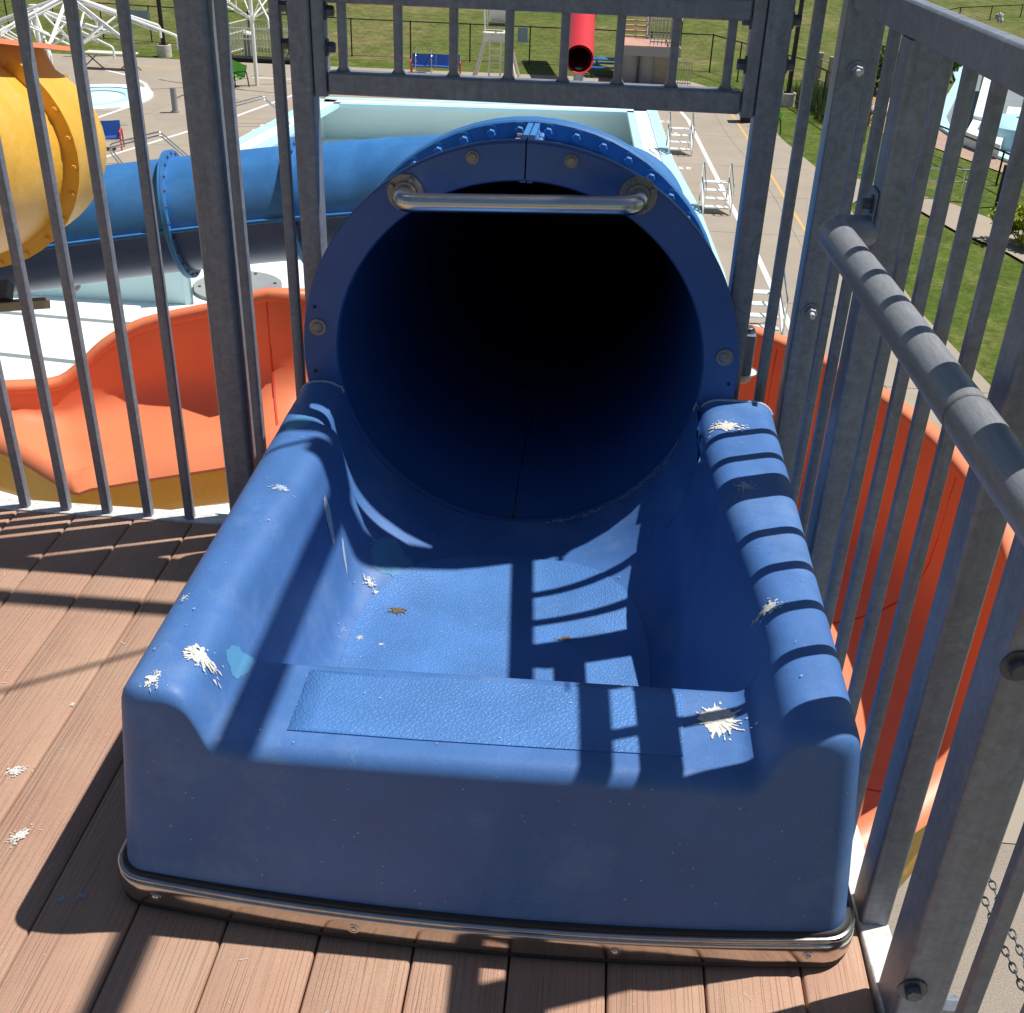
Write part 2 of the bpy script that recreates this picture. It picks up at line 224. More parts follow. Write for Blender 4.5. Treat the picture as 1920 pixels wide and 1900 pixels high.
# ------------------------------------------------------------------ mesh helpers
class MB:
    def __init__(s): s.v = []; s.f = []
    def add(s, vs, fs):
        o = len(s.v); s.v += [tuple(v) for v in vs]; s.f += [tuple(i+o for i in f) for f in fs]; return s
    def box(s, x0, x1, y0, y1, z0, z1, c=0.0):
        if c <= 0:
            vs = [(x, y, z) for z in (z0, z1) for y in (y0, y1) for x in (x0, x1)]
            return s.add(vs, [(0, 2, 3, 1), (4, 5, 7, 6), (0, 1, 5, 4), (2, 6, 7, 3), (0, 4, 6, 2), (1, 3, 7, 5)])
        bm = bmesh.new(); bmesh.ops.create_cube(bm, size=1)
        for v in bm.verts: v.co = ((x0+x1)/2+v.co.x*(x1-x0), (y0+y1)/2+v.co.y*(y1-y0), (z0+z1)/2+v.co.z*(z1-z0))
        bmesh.ops.bevel(bm, geom=bm.edges[:], offset=c, segments=1, affect='EDGES')
        bm.verts.index_update(); s.add([v.co[:] for v in bm.verts], [[v.index for v in f.verts] for f in bm.faces]); bm.free(); return s
    def obox(s, p, q, w, h, upv=(0, 0, 1)):
        p = Vector(p); q = Vector(q); d = (q-p).normalized(); u = Vector(upv)
        r = d.cross(u)
        if r.length < 1e-4: r = d.cross(Vector((1, 0, 0)))
        r.normalize(); u = r.cross(d)
        vs = []
        for c in (p, q):
            for a, b in ((-1, -1), (1, -1), (1, 1), (-1, 1)): vs.append(c+r*(a*w/2)+u*(b*h/2))
        return s.add(vs, [(3, 2, 1, 0), (4, 5, 6, 7), (0, 1, 5, 4), (1, 2, 6, 5), (2, 3, 7, 6), (3, 0, 4, 7)])
    def rpost(s, x0, x1, y0, y1, z0, z1, r=0.006, n=3):
        pts = []
        for cx, cy, a0 in ((x1-r, y1-r, 0), (x0+r, y1-r, 90), (x0+r, y0+r, 180), (x1-r, y0+r, 270)):
            for k in range(n+1):
                a = math.radians(a0+90*k/n); pts.append((cx+r*math.cos(a), cy+r*math.sin(a)))
        return s.prism(pts, z0, z1)
    def prism(s, pts, z0, z1):
        n = len(pts); vs = [(x, y, z0) for x, y in pts]+[(x, y, z1) for x, y in pts]
        fs = [(i, (i+1) % n, n+(i+1) % n, n+i) for i in range(n)]+[tuple(range(n-1, -1, -1)), tuple(range(n, 2*n))]
        return s.add(vs, fs)
    def tube(s, path, r, n=10, cap=True, closed=False):
        path = [Vector(p) for p in path]; m = len(path); rs = r if isinstance(r, (list, tuple)) else [r]*m
        tg = []
        for i in range(m):
            a = path[(i-1) % m] if (i > 0 or closed) else path[i]; b = path[(i+1) % m] if (i < m-1 or closed) else path[i]
            tg.append((b-a).normalized())
        nrm = tg[0].cross(Vector((0, 0, 1)))
        if nrm.length < 1e-3: nrm = tg[0].cross(Vector((1, 0, 0)))
        nrm.normalize(); vs = []
        for i in range(m):
            nrm = (nrm-tg[i]*nrm.dot(tg[i])).normalized(); bn = tg[i].cross(nrm)
            for k in range(n):
                a = 2*PI*k/n; vs.append(path[i]+(nrm*math.cos(a)+bn*math.sin(a))*rs[i])
        fs = []
        for i in range(m if closed else m-1):
            j = (i+1) % m
            for k in range(n): fs.append((i*n+k, i*n+(k+1) % n, j*n+(k+1) % n, j*n+k))
        if cap and not closed: fs += [tuple(range(n-1, -1, -1)), tuple(range((m-1)*n, m*n))]
        return s.add(vs, fs)
    def grid(s, rows, close=False):
        n = len(rows[0]); vs = [p for r in rows for p in r]; fs = []
        for i in range(len(rows)-1):
            for k in range(n if close else n-1):
                fs.append((i*n+k, i*n+(k+1) % n, (i+1)*n+(k+1) % n, (i+1)*n+k))
        return s.add(vs, fs)
    def poly(s, pts): return s.add(pts, [tuple(range(len(pts)))])
    def bolt(s, c, nrm, r=0.012, h=0.008, washer=1.5, hexn=6, dome=False):
        c = Vector(c); nrm = Vector(nrm).normalized(); u = nrm.orthogonal().normalized(); w = nrm.cross(u)
        def ring(rad, d, n): return [c+nrm*d+(u*math.cos(2*PI*k/n)+w*math.sin(2*PI*k/n))*rad for k in range(n)]
        if washer:
            rw = r*washer; rows = [ring(rw, 0, 16), ring(rw, 0.0025, 16)]; s.grid(rows, True); s.poly(ring(rw, 0.0025, 16))
        if dome:
            rows = [ring(r*math.cos(a), 0.0025+h*math.sin(a), 14) for a in (0, .35, .7, 1.05, 1.35)]; s.grid(rows, True); s.poly(rows[-1])
        else:
            rows = [ring(r, 0.0025, hexn), ring(r, h, hexn), ring(r*.86, h*1.15, hexn)]; s.grid(rows, True); s.poly(rows[-1])
        return s
    def data(s, name, smooth=40):
        me = bpy.data.meshes.new(name); me.from_pydata(s.v, [], s.f); me.update()
        bm = bmesh.new(); bm.from_mesh(me); bmesh.ops.recalc_face_normals(bm, faces=bm.faces); bm.to_mesh(me); bm.free()
        if smooth:
            me.shade_smooth(); me.set_sharp_from_angle(angle=math.radians(smooth))
        return me
    def build(s, name, m, parent=None, smooth=40, recalc=True):
        me = s.data(name, smooth); me.materials.append(MT[m] if isinstance(m, str) else m)
        return link(name, me, parent)
def link(name, me, parent=None):
    o = bpy.data.objects.new(name, me); COL.objects.link(o)
    if parent is not None:
        o.parent = parent
        if parent.type == 'EMPTY': o.matrix_parent_inverse = Matrix.Translation(-Vector(parent.location))
    return o
def thing(name, label, cat, loc=(0, 0, 0), group=None):
    o = bpy.data.objects.new(name, None); COL.objects.link(o); o.location = loc; o.empty_display_size = 0.1
    return tag(o, label, cat, group)
def tag(o, label, cat, group=None):
    o['label'] = label; o['category'] = cat
    if group: o['group'] = group
    return o
def struct(o): o['kind'] = 'structure'; return o
def copy_tree(root, loc, rotz, label=None, scale=1.0):
    r = root.copy(); COL.objects.link(r); r.location = loc; r.rotation_euler = (0, 0, rotz); r.scale = (scale,)*3
    if label: r['label'] = label
    for ch in list(root.children):
        c = ch.copy(); COL.objects.link(c); c.parent = r
        for g in list(ch.children):
            d = g.copy(); COL.objects.link(d); d.parent = c
    return r
def lerp(a, b, t): return a+(b-a)*t
def sstep(a, b, x):
    t = max(0, min(1, (x-a)/(b-a))); return t*t*(3-2*t)
def catmull(pts, n=8):
    pts = [Vector(p) for p in pts]; out = []
    for i in range(len(pts)-1):
        p0 = pts[max(i-1, 0)]; p1 = pts[i]; p2 = pts[i+1]; p3 = pts[min(i+2, len(pts)-1)]
        for k in range(n):
            t = k/n; out.append(0.5*((2*p1)+(p2-p0)*t+(2*p0-5*p1+4*p2-p3)*t*t+(3*p1-p0-3*p2+p3)*t**3))
    out.append(pts[-1]); return out
def bend(pts, r, n=6):
    pts = [Vector(p) for p in pts]; out = [pts[0]]
    for i in range(1, len(pts)-1):
        a = (pts[i-1]-pts[i]); b = (pts[i+1]-pts[i]); la = a.length; lb = b.length; a.normalize(); b.normalize()
        ang = a.angle(b); d = min(r/math.tan(ang/2), la*.49, lb*.49)
        p = pts[i]+a*d; q = pts[i]+b*d
        for k in range(n+1):
            t = k/n; out.append(p*(1-t)**2+pts[i]*2*t*(1-t)+q*t*t)
    out.append(pts[-1]); return out
#@@STRUCT
# ------------------------------------------------------------------ ground, pool deck, pools
def sheet(name, pts, z, m, parent=None): return MB().poly([(x, y, z) for x, y in pts]).build(name, m, parent, 0)
def strip(name, pts, w, z, m, parent=None, closed=False):
    pts = [Vector((p[0], p[1], 0)) for p in pts]; L = []; R = []; n = len(pts)
    for i in range(n):
        a = pts[max(i-1, 0)]; b = pts[min(i+1, n-1)]; d = (b-a).normalized(); nn = Vector((-d.y, d.x, 0))
        L.append((pts[i]+nn*w/2)[:2]); R.append((pts[i]-nn*w/2)[:2])
    mb = MB()
    for i in range(n-1): mb.poly([(*R[i], z), (*R[i+1], z), (*L[i+1], z), (*L[i], z)])
    return mb.build(name, m, parent, 0)
# lawn and hill: one sheet to the horizon with a hole for the pools' depth (built as a height grid)
POOL = [(-11.9, 48.6), (1.92, 50.0), (2.27, 40.6), (2.82, 34.3), (3.1, 28.0), (3.1, 8.0), (-18.0, 8.0), (-18.0, 27.6), (-10.9, 27.6), (-12.2, 31.0), (-13.27, 36.4)]
def inpoly(x, y, poly):
    c = False; n = len(poly)
    for i in range(n):
        x1, y1 = poly[i]; x2, y2 = poly[(i+1) % n]
        if (y1 > y) != (y2 > y) and x < (x2-x1)*(y-y1)/(y2-y1)+x1: c = not c
    return c
xs = [-700, -400, -250, -160, -110, -80, -60, -50, -42]+[-36+2*i for i in range(34)]+[36, 44, 60, 80, 110, 160, 250, 400, 700]
ys = [-300, -150, -80, -40, -20, -10, 0]+[3+3*i for i in range(34)]+[110, 120, 135, 150, 175, 200, 240, 300, 400, 600, 900]
rows = []
for y in ys:
    row = []
    for x in xs:
        h = ZG-0.06
        if y > 60: h += 11*sstep(60, 190, y)+0.35*math.sin(x*.11+y*.07)*sstep(60, 90, y)
        row.append((x, y, h))
    rows.append(row)
m = MB(); nx = len(xs)
for i in range(len(ys)-1):
    for k in range(nx-1):
        cx = (xs[k]+xs[k+1])/2; cy = (ys[i]+ys[i+1])/2
        if -20 < cx < 5.5 and 6 < cy < 52: continue
        m.poly([rows[i][k], rows[i][k+1], rows[i+1][k+1], rows[i+1][k]])
bm_ = m.data('lawn'); 
lawn = struct(link('lawn', bm_)); bm_.materials.append(MT['hill']); bm_.materials.append(MT['lawn'])
for p in bm_.polygons:
    if p.center.y < 60.5: p.material_index = 1
# pool deck: concrete base with slab parts around the pool
base = [(-40, -20), (-40, 56.2), (-14, 57.0), (4.2, 57.8), (6.6, 53.6), (7.05, 47.8), (7.4, 40.3), (8.13, 40.3), (8.07, 27.7), (8.26, 24.0), (8.7, 21.0), (9.6, 15), (10.5, 5), (11, -20)]
deckbase = MB()
# base as quads around the pool (left, right, far, near)
deckbase.poly([(x, y, ZG-0.03) for x, y in [(-40, -20), (-18.4, -20), (-18.4, 28), (-13.6, 36.4), (-12.25, 48.9), (-14, 57.0), (-40, 56.2)]])
deckbase.poly([(x, y, ZG-0.03) for x, y in [(-12.25, 48.9), (2.2, 50.35), (4.2, 57.8), (-14, 57.0)]])
deckbase.poly([(x, y, ZG-0.03) for x, y in [(2.2, 50.35), (2.6, 40.6), (3.15, 34.3), (3.45, 28), (3.45, -20), (11, -20), (10.5, 5), (9.6, 15), (8.7, 21.0), (8.26, 24.0), (8.07, 27.7), (8.13, 40.3), (7.4, 40.3), (7.05, 47.8), (6.6, 53.6), (4.2, 57.8)]])
deckbase.poly([(x, y, ZG-0.03) for x, y in [(-18.4, -20), (3.45, -20), (3.45, 7.6), (-18.4, 7.6)]])
pool_deck = struct(deckbase.build('pool_deck', 'concrete', None, 0))
def slab(pts, m='concrete'):
    cx = sum(p[0] for p in pts)/len(pts); cy = sum(p[1] for p in pts)/len(pts); q = []
    for x, y in pts:
        d = Vector((cx-x, cy-y)); l = d.length; d = d/l*0.012 if l > 0 else d; q.append((x+d.x, y+d.y))
    mb = MB(); mb.prism(q, ZG-0.028, ZG); return mb.build('slab', m, pool_deck, 0)
# right walk: two columns of slabs
def xr(y):  # pool coping outer edge / walk edge
    pts = [(8, 3.5), (28, 3.5), (34.3, 3.2), (40.6, 2.65), (50.3, 2.3)]
    for (a, xa), (b, xb) in zip(pts, pts[1:]):
        if a <= y <= b: return lerp(xa, xb, (y-a)/(b-a))
    return 3.5 if y < 8 else 2.3
def xe(y):
    pts = [(-20, 11), (5, 10.5), (15, 9.6), (21, 8.7), (24, 8.26), (27.7, 8.07), (40.2, 8.05), (40.4, 7.4), (47.8, 7.05), (50.3, 6.85)]
    for (a, xa), (b, xb) in zip(pts, pts[1:]):
        if a <= y <= b: return lerp(xa, xb, (y-a)/(b-a))
    return 7
yy = [-14, -9, -4.5, 0, 4.5, 8.4, 12.6, 16.9, 21.15, 26.0, 31.9, 36.2, 40.25, 45.2, 50.3]
for a, b in zip(yy, yy[1:]):
    ma = 'concrete_near' if b < 8.5 else 'concrete'
    slab([(xr(a), a), (lerp(xr(a), xe(a), .55), a), (lerp(xr(b), xe(b), .55), b), (xr(b), b)], ma)
    slab([(lerp(xr(a), xe(a), .55), a), (xe(a), a), (xe(b), b), (lerp(xr(b), xe(b), .55), b)], ma)
for i in range(4):  # far walk
    f0 = i/4; f1 = (i+1)/4
    slab([(lerp(-12.2, 2.2, f0), lerp(49, 50.4, f0)), (lerp(-12.2, 2.2, f1), lerp(49, 50.4, f1)), (lerp(-13.6, 4.0, f1), lerp(57, 57.7, f1)), (lerp(-13.6, 4.0, f0), lerp(57, 57.7, f0))])
slab([(2.3, 50.4), (6.8, 50.4), (6.55, 53.6), (4.2, 57.6)])
def xl(y):
    pts = [(28, -18), (36.4, -13.7), (48.8, -12.3), (57, -14)]
    for (a, xa), (b, xb) in zip(pts, pts[1:]):
        if a <= y <= b: return lerp(xa, xb, (y-a)/(b-a))
    return -18
for a, b in zip([28.2, 34, 39, 44, 48.8], [34, 39, 44, 48.8, 56.9]):
    for k in range(4):
        slab([(xl(a)-5.2*(k+1), a), (xl(a)-5.2*k, a), (xl(b)-5.2*k, b), (xl(b)-5.2*(k+1), b)])
# main pool shell
pool = MB(); n = len(POOL)
pool.poly([(x, y, -9.6) for x, y in POOL]); pool_floor = struct(pool.build('pool_floor', 'poolwhite', None, 0))
for i in range(n):
    (x1, y1), (x2, y2) = POOL[i], POOL[(i+1) % n]
    w = MB(); d = Vector((x2-x1, y2-y1)).normalized(); nn = Vector((d.y, -d.x))*-1
    w.add([(x1, y1, -9.6), (x2, y2, -9.6), (x2, y2, ZG), (x1, y1, ZG), (x1+nn.x*.12, y1+nn.y*.12, -9.6), (x2+nn.x*.12, y2+nn.y*.12, -9.6), (x2+nn.x*.12, y2+nn.y*.12, ZG-.02), (x1+nn.x*.12, y1+nn.y*.12, ZG-.02)],
          [(0, 1, 2, 3), (4, 7, 6, 5), (3, 2, 6, 7), (0, 3, 7, 4), (1, 5, 6, 2)])
    w.build('pool_wall', 'poolwall', pool_floor, 0)
# coping: blue / white / blue bands along the far, right and left edges
def offset_path(pts, d):
    out = []
    for i in range(len(pts)):
        a = Vector(pts[max(i-1, 0)]); b = Vector(pts[min(i+1, len(pts)-1)]); t = (b-a).normalized(); out.append((pts[i][0]-t.y*d, pts[i][1]+t.x*d))
    return out
EDGE = [(-10.9, 27.6), (-12.2, 31.0), (-13.27, 36.4), (-12.52, 43.1), (-11.9, 48.6), (1.92, 50.0), (2.27, 40.6), (2.82, 34.3), (3.1, 28.0), (3.1, 8.0)]
left = EDGE[:5]; far = EDGE[4:6]; right = EDGE[5:]
for seg in (left, far, right):
    for off, w_, mm, dz in ((0.22, 0.44, 'poolblue', 0.034), (-0.30, 0.56, 'poolwhite', 0.022), (-0.73, 0.28, 'poolblue', 0.012)):
        c = MB(); P = offset_path(seg, off)
        L = offset_path(P, w_/2); R_ = offset_path(P, -w_/2)
        for i in range(len(P)-1):
            c.add([(*R_[i], ZG+dz), (*R_[i+1], ZG+dz), (*L[i+1], ZG+dz), (*L[i], ZG+dz), (*R_[i], ZG-.15), (*R_[i+1], ZG-.15), (*L[i+1], ZG-.15), (*L[i], ZG-.15)], [(0, 1, 2, 3), (0, 4, 5, 1), (3, 2, 6, 7), (1, 5, 6, 2), (0, 3, 7, 4)])
        c.build('coping', mm, pool_floor, 0)
# underwater lights and floor hatch
lt = MB(); p = at(685, 248, y=48.55); lt.bolt((p.x, 48.9, p.z), (0, -1, 0), 0.2, 0.05, 1.35, 16, True)
tag(lt.build('pool_light', 'galv'), 'round grey light set in the far pool wall', 'pool light', 'pool lights')
lt = MB(); p = at(137, 532, y=27.6); lt.bolt((p.x, 27.6, p.z), (0, -1, 0), 0.17, 0.1, 1.3, 16, True)
tag(lt.build('pool_light', 'bronze'), 'round brown light in the near pool wall below the blue tube', 'pool light', 'pool lights')
h = G(446, 541, -9.6); hm = MB()
ring = [(h.x+1.25*math.cos(2*PI*k/40), h.y+1.25*math.sin(2*PI*k/40)) for k in range(40)]; hm.prism(ring, -9.6, -9.5)
ho = thing('floor_hatch', 'round grey lid on the white pool floor below the blue tube', 'hatch', (h.x, h.y, -9.6)); hm.build('lid', 'greypaint', ho)
for k in range(6):
    b = MB(); b.bolt((h.x+1.05*math.cos(k*PI/3+.3), h.y+1.05*math.sin(k*PI/3+.3), -9.5), (0, 0, 1), .045, .03, 1.2); b.build('bolt', 'darkbolt', ho)
for a_, b_ in (((-30, 583), (300, 612)), ((-30, 661), (240, 690))): struct(strip('painted_shadow', [tuple(G(*a_, -9.6)[:2]), tuple(G(*b_, -9.6)[:2])], 0.2, -9.596, 'kidfloor'))  # cast-shadow stripes painted on the pool floor as thin grey strips
# painted lines on the walk
struct(strip('painted_line', [(3.37, 50.0), (3.62, 48.1), (4.05, 39.5), (4.58, 29.8), (4.78, 24.5), (4.95, 20.0)], 0.15, ZG+0.004, 'whitepaint'))
struct(strip('painted_line', [(-18.3, 34.6), (-16.9, 36.5), (-14.6, 44.0), (-13.34, 49.7), (-12.9, 51.4)], 0.15, ZG+0.004, 'whitepaint'))
struct(strip('painted_line', [tuple(G(u, v)[:2]) for u, v in ((180, 222), (235, 203), (268, 188), (281, 172), (272, 157), (245, 143), (195, 131))], 0.17, ZG+0.004, 'whitepaint'))
struct(strip('painted_line', [tuple(G(u, v)[:2]) for u, v in ((462, 145), (550, 149), (620, 153))], 0.16, ZG+0.004, 'whitepaint'))
struct(strip('painted_line', [tuple(G(u, v)[:2]) for u, v in ((1365, 205), (1385, 234), (1440, 320), (1480, 385), (1520, 450))], 0.10, ZG+0.004, 'yellowpaint'))
struct(strip('painted_line', [tuple(G(u, v)[:2]) for u, v in ((190, 120), (330, 129))], 0.12, ZG+0.004, 'yellowpaint'))
# small stencilled depth marks: two short white glyph rows each, too small to read
for u, v in ((1242, 228), (1277, 315), (1255, 250), (490, 245), (505, 236), (450, 262), (232, 168), (212, 190)):
    c = G(u, v); mk = MB(); o0 = 0
    for k in range(3):
        x = c.x-.34+.26*k; mk.box(x, x+.17, c.y-.16, c.y-.06, ZG, ZG+.004); mk.box(x, x+.06, c.y-.16, c.y+.16, ZG, ZG+.0045); mk.box(x, x+.17, c.y+.06, c.y+.15, ZG, ZG+.004)
    struct(mk.build('depth_mark', 'whitepaint', None, 0))
# paths over the right lawn
struct(sheet('path', [tuple(G(u, v)[:2]) for u, v in ((1512, 318), (1560, 322), (1660, 350), (1790, 384), (1935, 440), (1935, 500), (1890, 474), (1790, 432), (1720, 392), (1620, 366), (1575, 400), (1512, 400))], ZG+0.004, 'concrete'))
# kids' pool area on the right
kd = [tuple(G(u, v)[:2]) for u, v in ((1715, 262), (1940, 345), (2140, 330), (2140, 120), (1840, 120), (1800, 160), (1760, 185))]
struct(sheet('kids_pool_deck', kd, ZG-0.02, 'pinkconc'))
kp = [tuple(G(u, v)[:2]) for u, v in ((1763, 222), (1772, 243), (1800, 262), (1900, 305), (2100, 330), (2110, 140), (1900, 120), (1820, 122), (1795, 140), (1800, 155))]
kf = struct(sheet('kids_pool_floor', [(x, y) for x, y in kp], ZG+0.004, 'kidfloor'))
kw = MB(); P = [Vector((x, y, 0)) for x, y in kp]
for i in range(len(P)):
    a = P[i]; b = P[(i+1) % len(P)]; d = (b-a).normalized(); nn = Vector((-d.y, d.x, 0))*.22
    kw.add([a-nn+Vector((0, 0, ZG)), b-nn+Vector((0, 0, ZG)), b+nn+Vector((0, 0, ZG)), a+nn+Vector((0, 0, ZG)), a-nn+Vector((0, 0, ZG+.1)), b-nn+Vector((0, 0, ZG+.1)), b+nn+Vector((0, 0, ZG+.1)), a+nn+Vector((0, 0, ZG+.1))], [(4, 5, 6, 7), (0, 1, 5, 4), (2, 3, 7, 6), (0, 4, 7, 3), (1, 2, 6, 5)])
kw.build('pool_rim', 'poolblue', kf, 0)
# planting bed with mulch
struct(sheet('mulch_bed', [tuple(G(u, v)[:2]) for u, v in ((1560, 190), (1600, 170), (1690, 160), (1760, 175), (1745, 215), (1700, 245), (1640, 240))], ZG-0.045, 'mulch'))
struct(sheet('mulch_bed', [tuple(G(u, v)[:2]) for u, v in ((1640, 218), (1700, 214), (1730, 232), (1720, 250), (1650, 248))], ZG-0.04, 'mulch'))
# ------------------------------------------------------------------ tower deck of planks
PW = 0.1445
tower_deck = struct(MB().box(-2.6, 0.53, -2.2, 1.24, -0.16, -0.04).build('tower_deck', 'galv', None, 0))
plk = MB()
prof = [(-PW/2+.0014, -.026), (-PW/2+.0014, -.005), (-PW/2+.0028, -.0014), (-PW/2+.006, 0), (PW/2-.006, 0), (PW/2-.0028, -.0014), (PW/2-.0014, -.005), (PW/2-.0014, -.026)]
plk.grid([[(x, y, z) for x, z in prof] for y in (-2.2, -1, 0.2, 1.243)]); plk.poly([(x, 1.243, z) for x, z in prof]); plk.poly([(x, -2.2, z) for x, z in prof])
pm = plk.data('plank', 50); pm.materials.append(MT['deck'])
for i in range(-18, 3):
    o = link('plank', pm, tower_deck); o.location = ((i+.5)*PW, random.uniform(-.004, 0), random.uniform(-.0008, .0003))
plk2 = MB(); pr2 = [(x-PW/2+3*PW+PW, z) for x, z in prof if x < 0]+[(0.531-.008, 0), (0.531, -.004), (0.531, -.026)]
pr2 = [(3*PW+.0014, -.026), (3*PW+.0014, -.005), (3*PW+.0042, -.0016), (3*PW+.008, 0), (.523, 0), (.531, -.004), (.531, -.026)]
plk2.grid([[(x, y, z) for x, z in pr2] for y in (-2.2, -1, 0.2, 1.243)]); plk2.poly([(x, 1.243, z) for x, z in pr2]); plk2.build('plank', 'deck', tower_deck, 50)
#@@FORE
# ------------------------------------------------------------------ blue slide
MX, MZ, MY = -0.09, 0.485, 1.19        # mouth centre, plate face
RI, RO = 0.387, 0.460
XC = -0.055
slide = thing('blue_tube_slide', 'blue tube slide with moulded start tub and round mouth on the deck', 'water slide', (XC, 0.15, 0))
def rpoly(keys, arc=7, seg=5):
    out = []; n = len(keys)
    tan = []
    for i in range(n):
        x, z, r = keys[i]; p = Vector((x, z))
        if 0 < i < n-1 and r > 0:
            a = Vector(keys[i-1][:2])-p; b = Vector(keys[i+1][:2])-p; la = a.length; lb = b.length; a.normalize(); b.normalize()
            ang = a.angle(b); d = min(r/math.tan(ang/2), la*.48, lb*.48); tan.append((p+a*d, p, p+b*d))
        else: tan.append((p, p, p))
    for i in range(n):
        s, c, e = tan[i]
        if i > 0:
            q = tan[i-1][2]
            for k in range(1, seg): out.append(q.lerp(s, k/seg))
        if 0 < i < n-1 and keys[i][2] > 0:
            for k in range(arc+1):
                t = k/arc; out.append(s*(1-t)**2+c*2*t*(1-t)+e*t*t)
        else: out.append(s)
    return out
ZT = 0.428
def tub_section(Y, ins=0.0, dz=0.0):
    t = sstep(.3, 1.1, Y)
    step = 1-sstep(.338, .372, Y)
    zf = lerp(lerp(.125, .103, sstep(.37, 1.19, Y)), .336, step)
    uu = max(0, min(1, (Y-.985)/.055)); pk = math.sqrt(max(0, 1-(1-uu)**2))
    xcl = lerp(-.468, -.436, t)-.032*pk; xcr = lerp(.362, .296, t)+.002*pk
    xfl = lerp(lerp(-.385, -.378, t), -.43, step)-.035*pk; xfr = lerp(lerp(.268, .246, t), .325, step)+.025*pk
    rf = lerp(.06, .035, step)
    zt = ZT-dz; zf2 = zf-dz*step
    keys = [(-.605+ins, .03, 0), (-.561+ins, zt, .055), (xcl, zt, .05), (xfl, zf2, rf), (XC, zf2, 0), (xfr, zf2, rf), (xcr, zt, .05), (.452-ins, zt, .055), (.500-ins, .03, 0)]
    pts = rpoly(keys, 8, 6)
    w = sstep(.72, 1.15, Y)
    out = []
    for x, z in pts:
        dx = x-MX
        if abs(dx) < RI*.985 and w > 0:
            zc = MZ-math.sqrt(RI*RI-dx*dx)
            if z < MZ and zc > z: z = lerp(z, zc, w)
        out.append((x, z))
    return out
rows = []
RF = .024; YF = .150
for k in range(9):
    a = PI/2*k/8; rows.append((YF+RF*(1-math.cos(a)), tub_section(YF, .038*(1-math.sqrt(max(0, 1-(1-RF*(1-math.cos(a))/.038)**2))), RF*(1-math.sin(a)))))
ys_ = [.178, .183, .19, .2, .215, .235, .26, .29, .315, .33, .336, .34, .344, .348, .352, .356, .36, .364, .368, .374, .382, .395, .42]+[.46+.04*i for i in range(14)][:13]+[.98, .985, .987, .990, .994, .999, 1.005, 1.012, 1.02, 1.03, 1.04, 1.06, 1.09, 1.12, 1.15, 1.17, 1.18, MY-.004]
for Y in ys_:
    ins = .038*(1-math.sqrt(max(0, 1-(1-min(1, (Y-YF)/.038))**2)))
    rows.append((Y, tub_section(Y, ins)))
def warp(x, y, z):
    w = 1-sstep(.15, .36, y)
    b = max(0, 1-((x-XC)/.56)**2)
    y2 = y-w*(.042*b*(1-min(1, max(0, z/.36)))+.006)
    zz = z+(x-XC)*.018*sstep(0.03, .3, z)
    return (x, y2, zz)
tub = MB()
n = len(rows[0][1])
full = [[warp(x, Y, z) for x, z in sec] for Y, sec in rows]
# front face rows from the first section down to the deck
f0 = rows[0]; front = []
for k in range(10):
    t = k/10
    front.append([warp(x, YF, lerp(.02, z, t)) if True else None for x, z in f0[1]])
tub.grid(front+full)
tub_o = tub.build('start_tub', 'blue', slide, 60)
BV = BVHTree.FromPolygons([Vector(v) for v in tub.v], tub.f)
def drop_z(x, y, h=1.0):
    hit = BV.ray_cast(Vector((x, y, h)), Vector((0, 0, -1)))
    return (hit[0].z if hit[0] else None), (hit[1] if hit[0] else Vector((0, 0, 1)))
# grip pads
def pad(outline, name, dz=.0025, nseg=14):
    cx = sum(p[0] for p in outline)/len(outline); cy = sum(p[1] for p in outline)/len(outline); rws = []
    for k in range(nseg+1):
        t = k/nseg; row = []
        for x, y in outline:
            X = lerp(cx, x, max(t, .001)); Y = lerp(cy, y, max(t, .001)); z, _ = drop_z(X, Y)
            row.append((X, Y, z+dz))
        rws.append(row)
    rws.append([(lerp(cx, x, 1.006), lerp(cy, y, 1.006), drop_z(lerp(cx, x, 1.006), lerp(cy, y, 1.006))[0]-.001) for x, y in outline])
    m = MB(); m.grid(rws, True); return m.build(name, 'grip', slide, 60)
ol = []
yb, yt, hx, cx0 = .40, 1.035, .285, -.075
for k in range(41):
    a = PI*k/40; ol.append((cx0-hx*math.cos(a)*(abs(math.cos(a))**-.0 if True else 1), .70+(yt-.70)*math.sin(a)))
ol += [(cx0+hx*1.0, .6), (cx0+hx*.985, .5), (cx0+hx*.96, .42), (cx0+hx*.5, .405), (cx0, .405), (cx0-hx*.5, .405), (cx0-hx*.96, .42), (cx0-hx*.985, .5), (cx0-hx, .6)]
pad(ol, 'grip_pad')
st = [(-.335, .188), (-.15, .186), (.05, .187), (.225, .190), (.228, .26), (.230, .322), (.05, .324), (-.15, .324), (-.335, .324), (-.335, .26)]
pad(st, 'grip_pad', .002, 8)
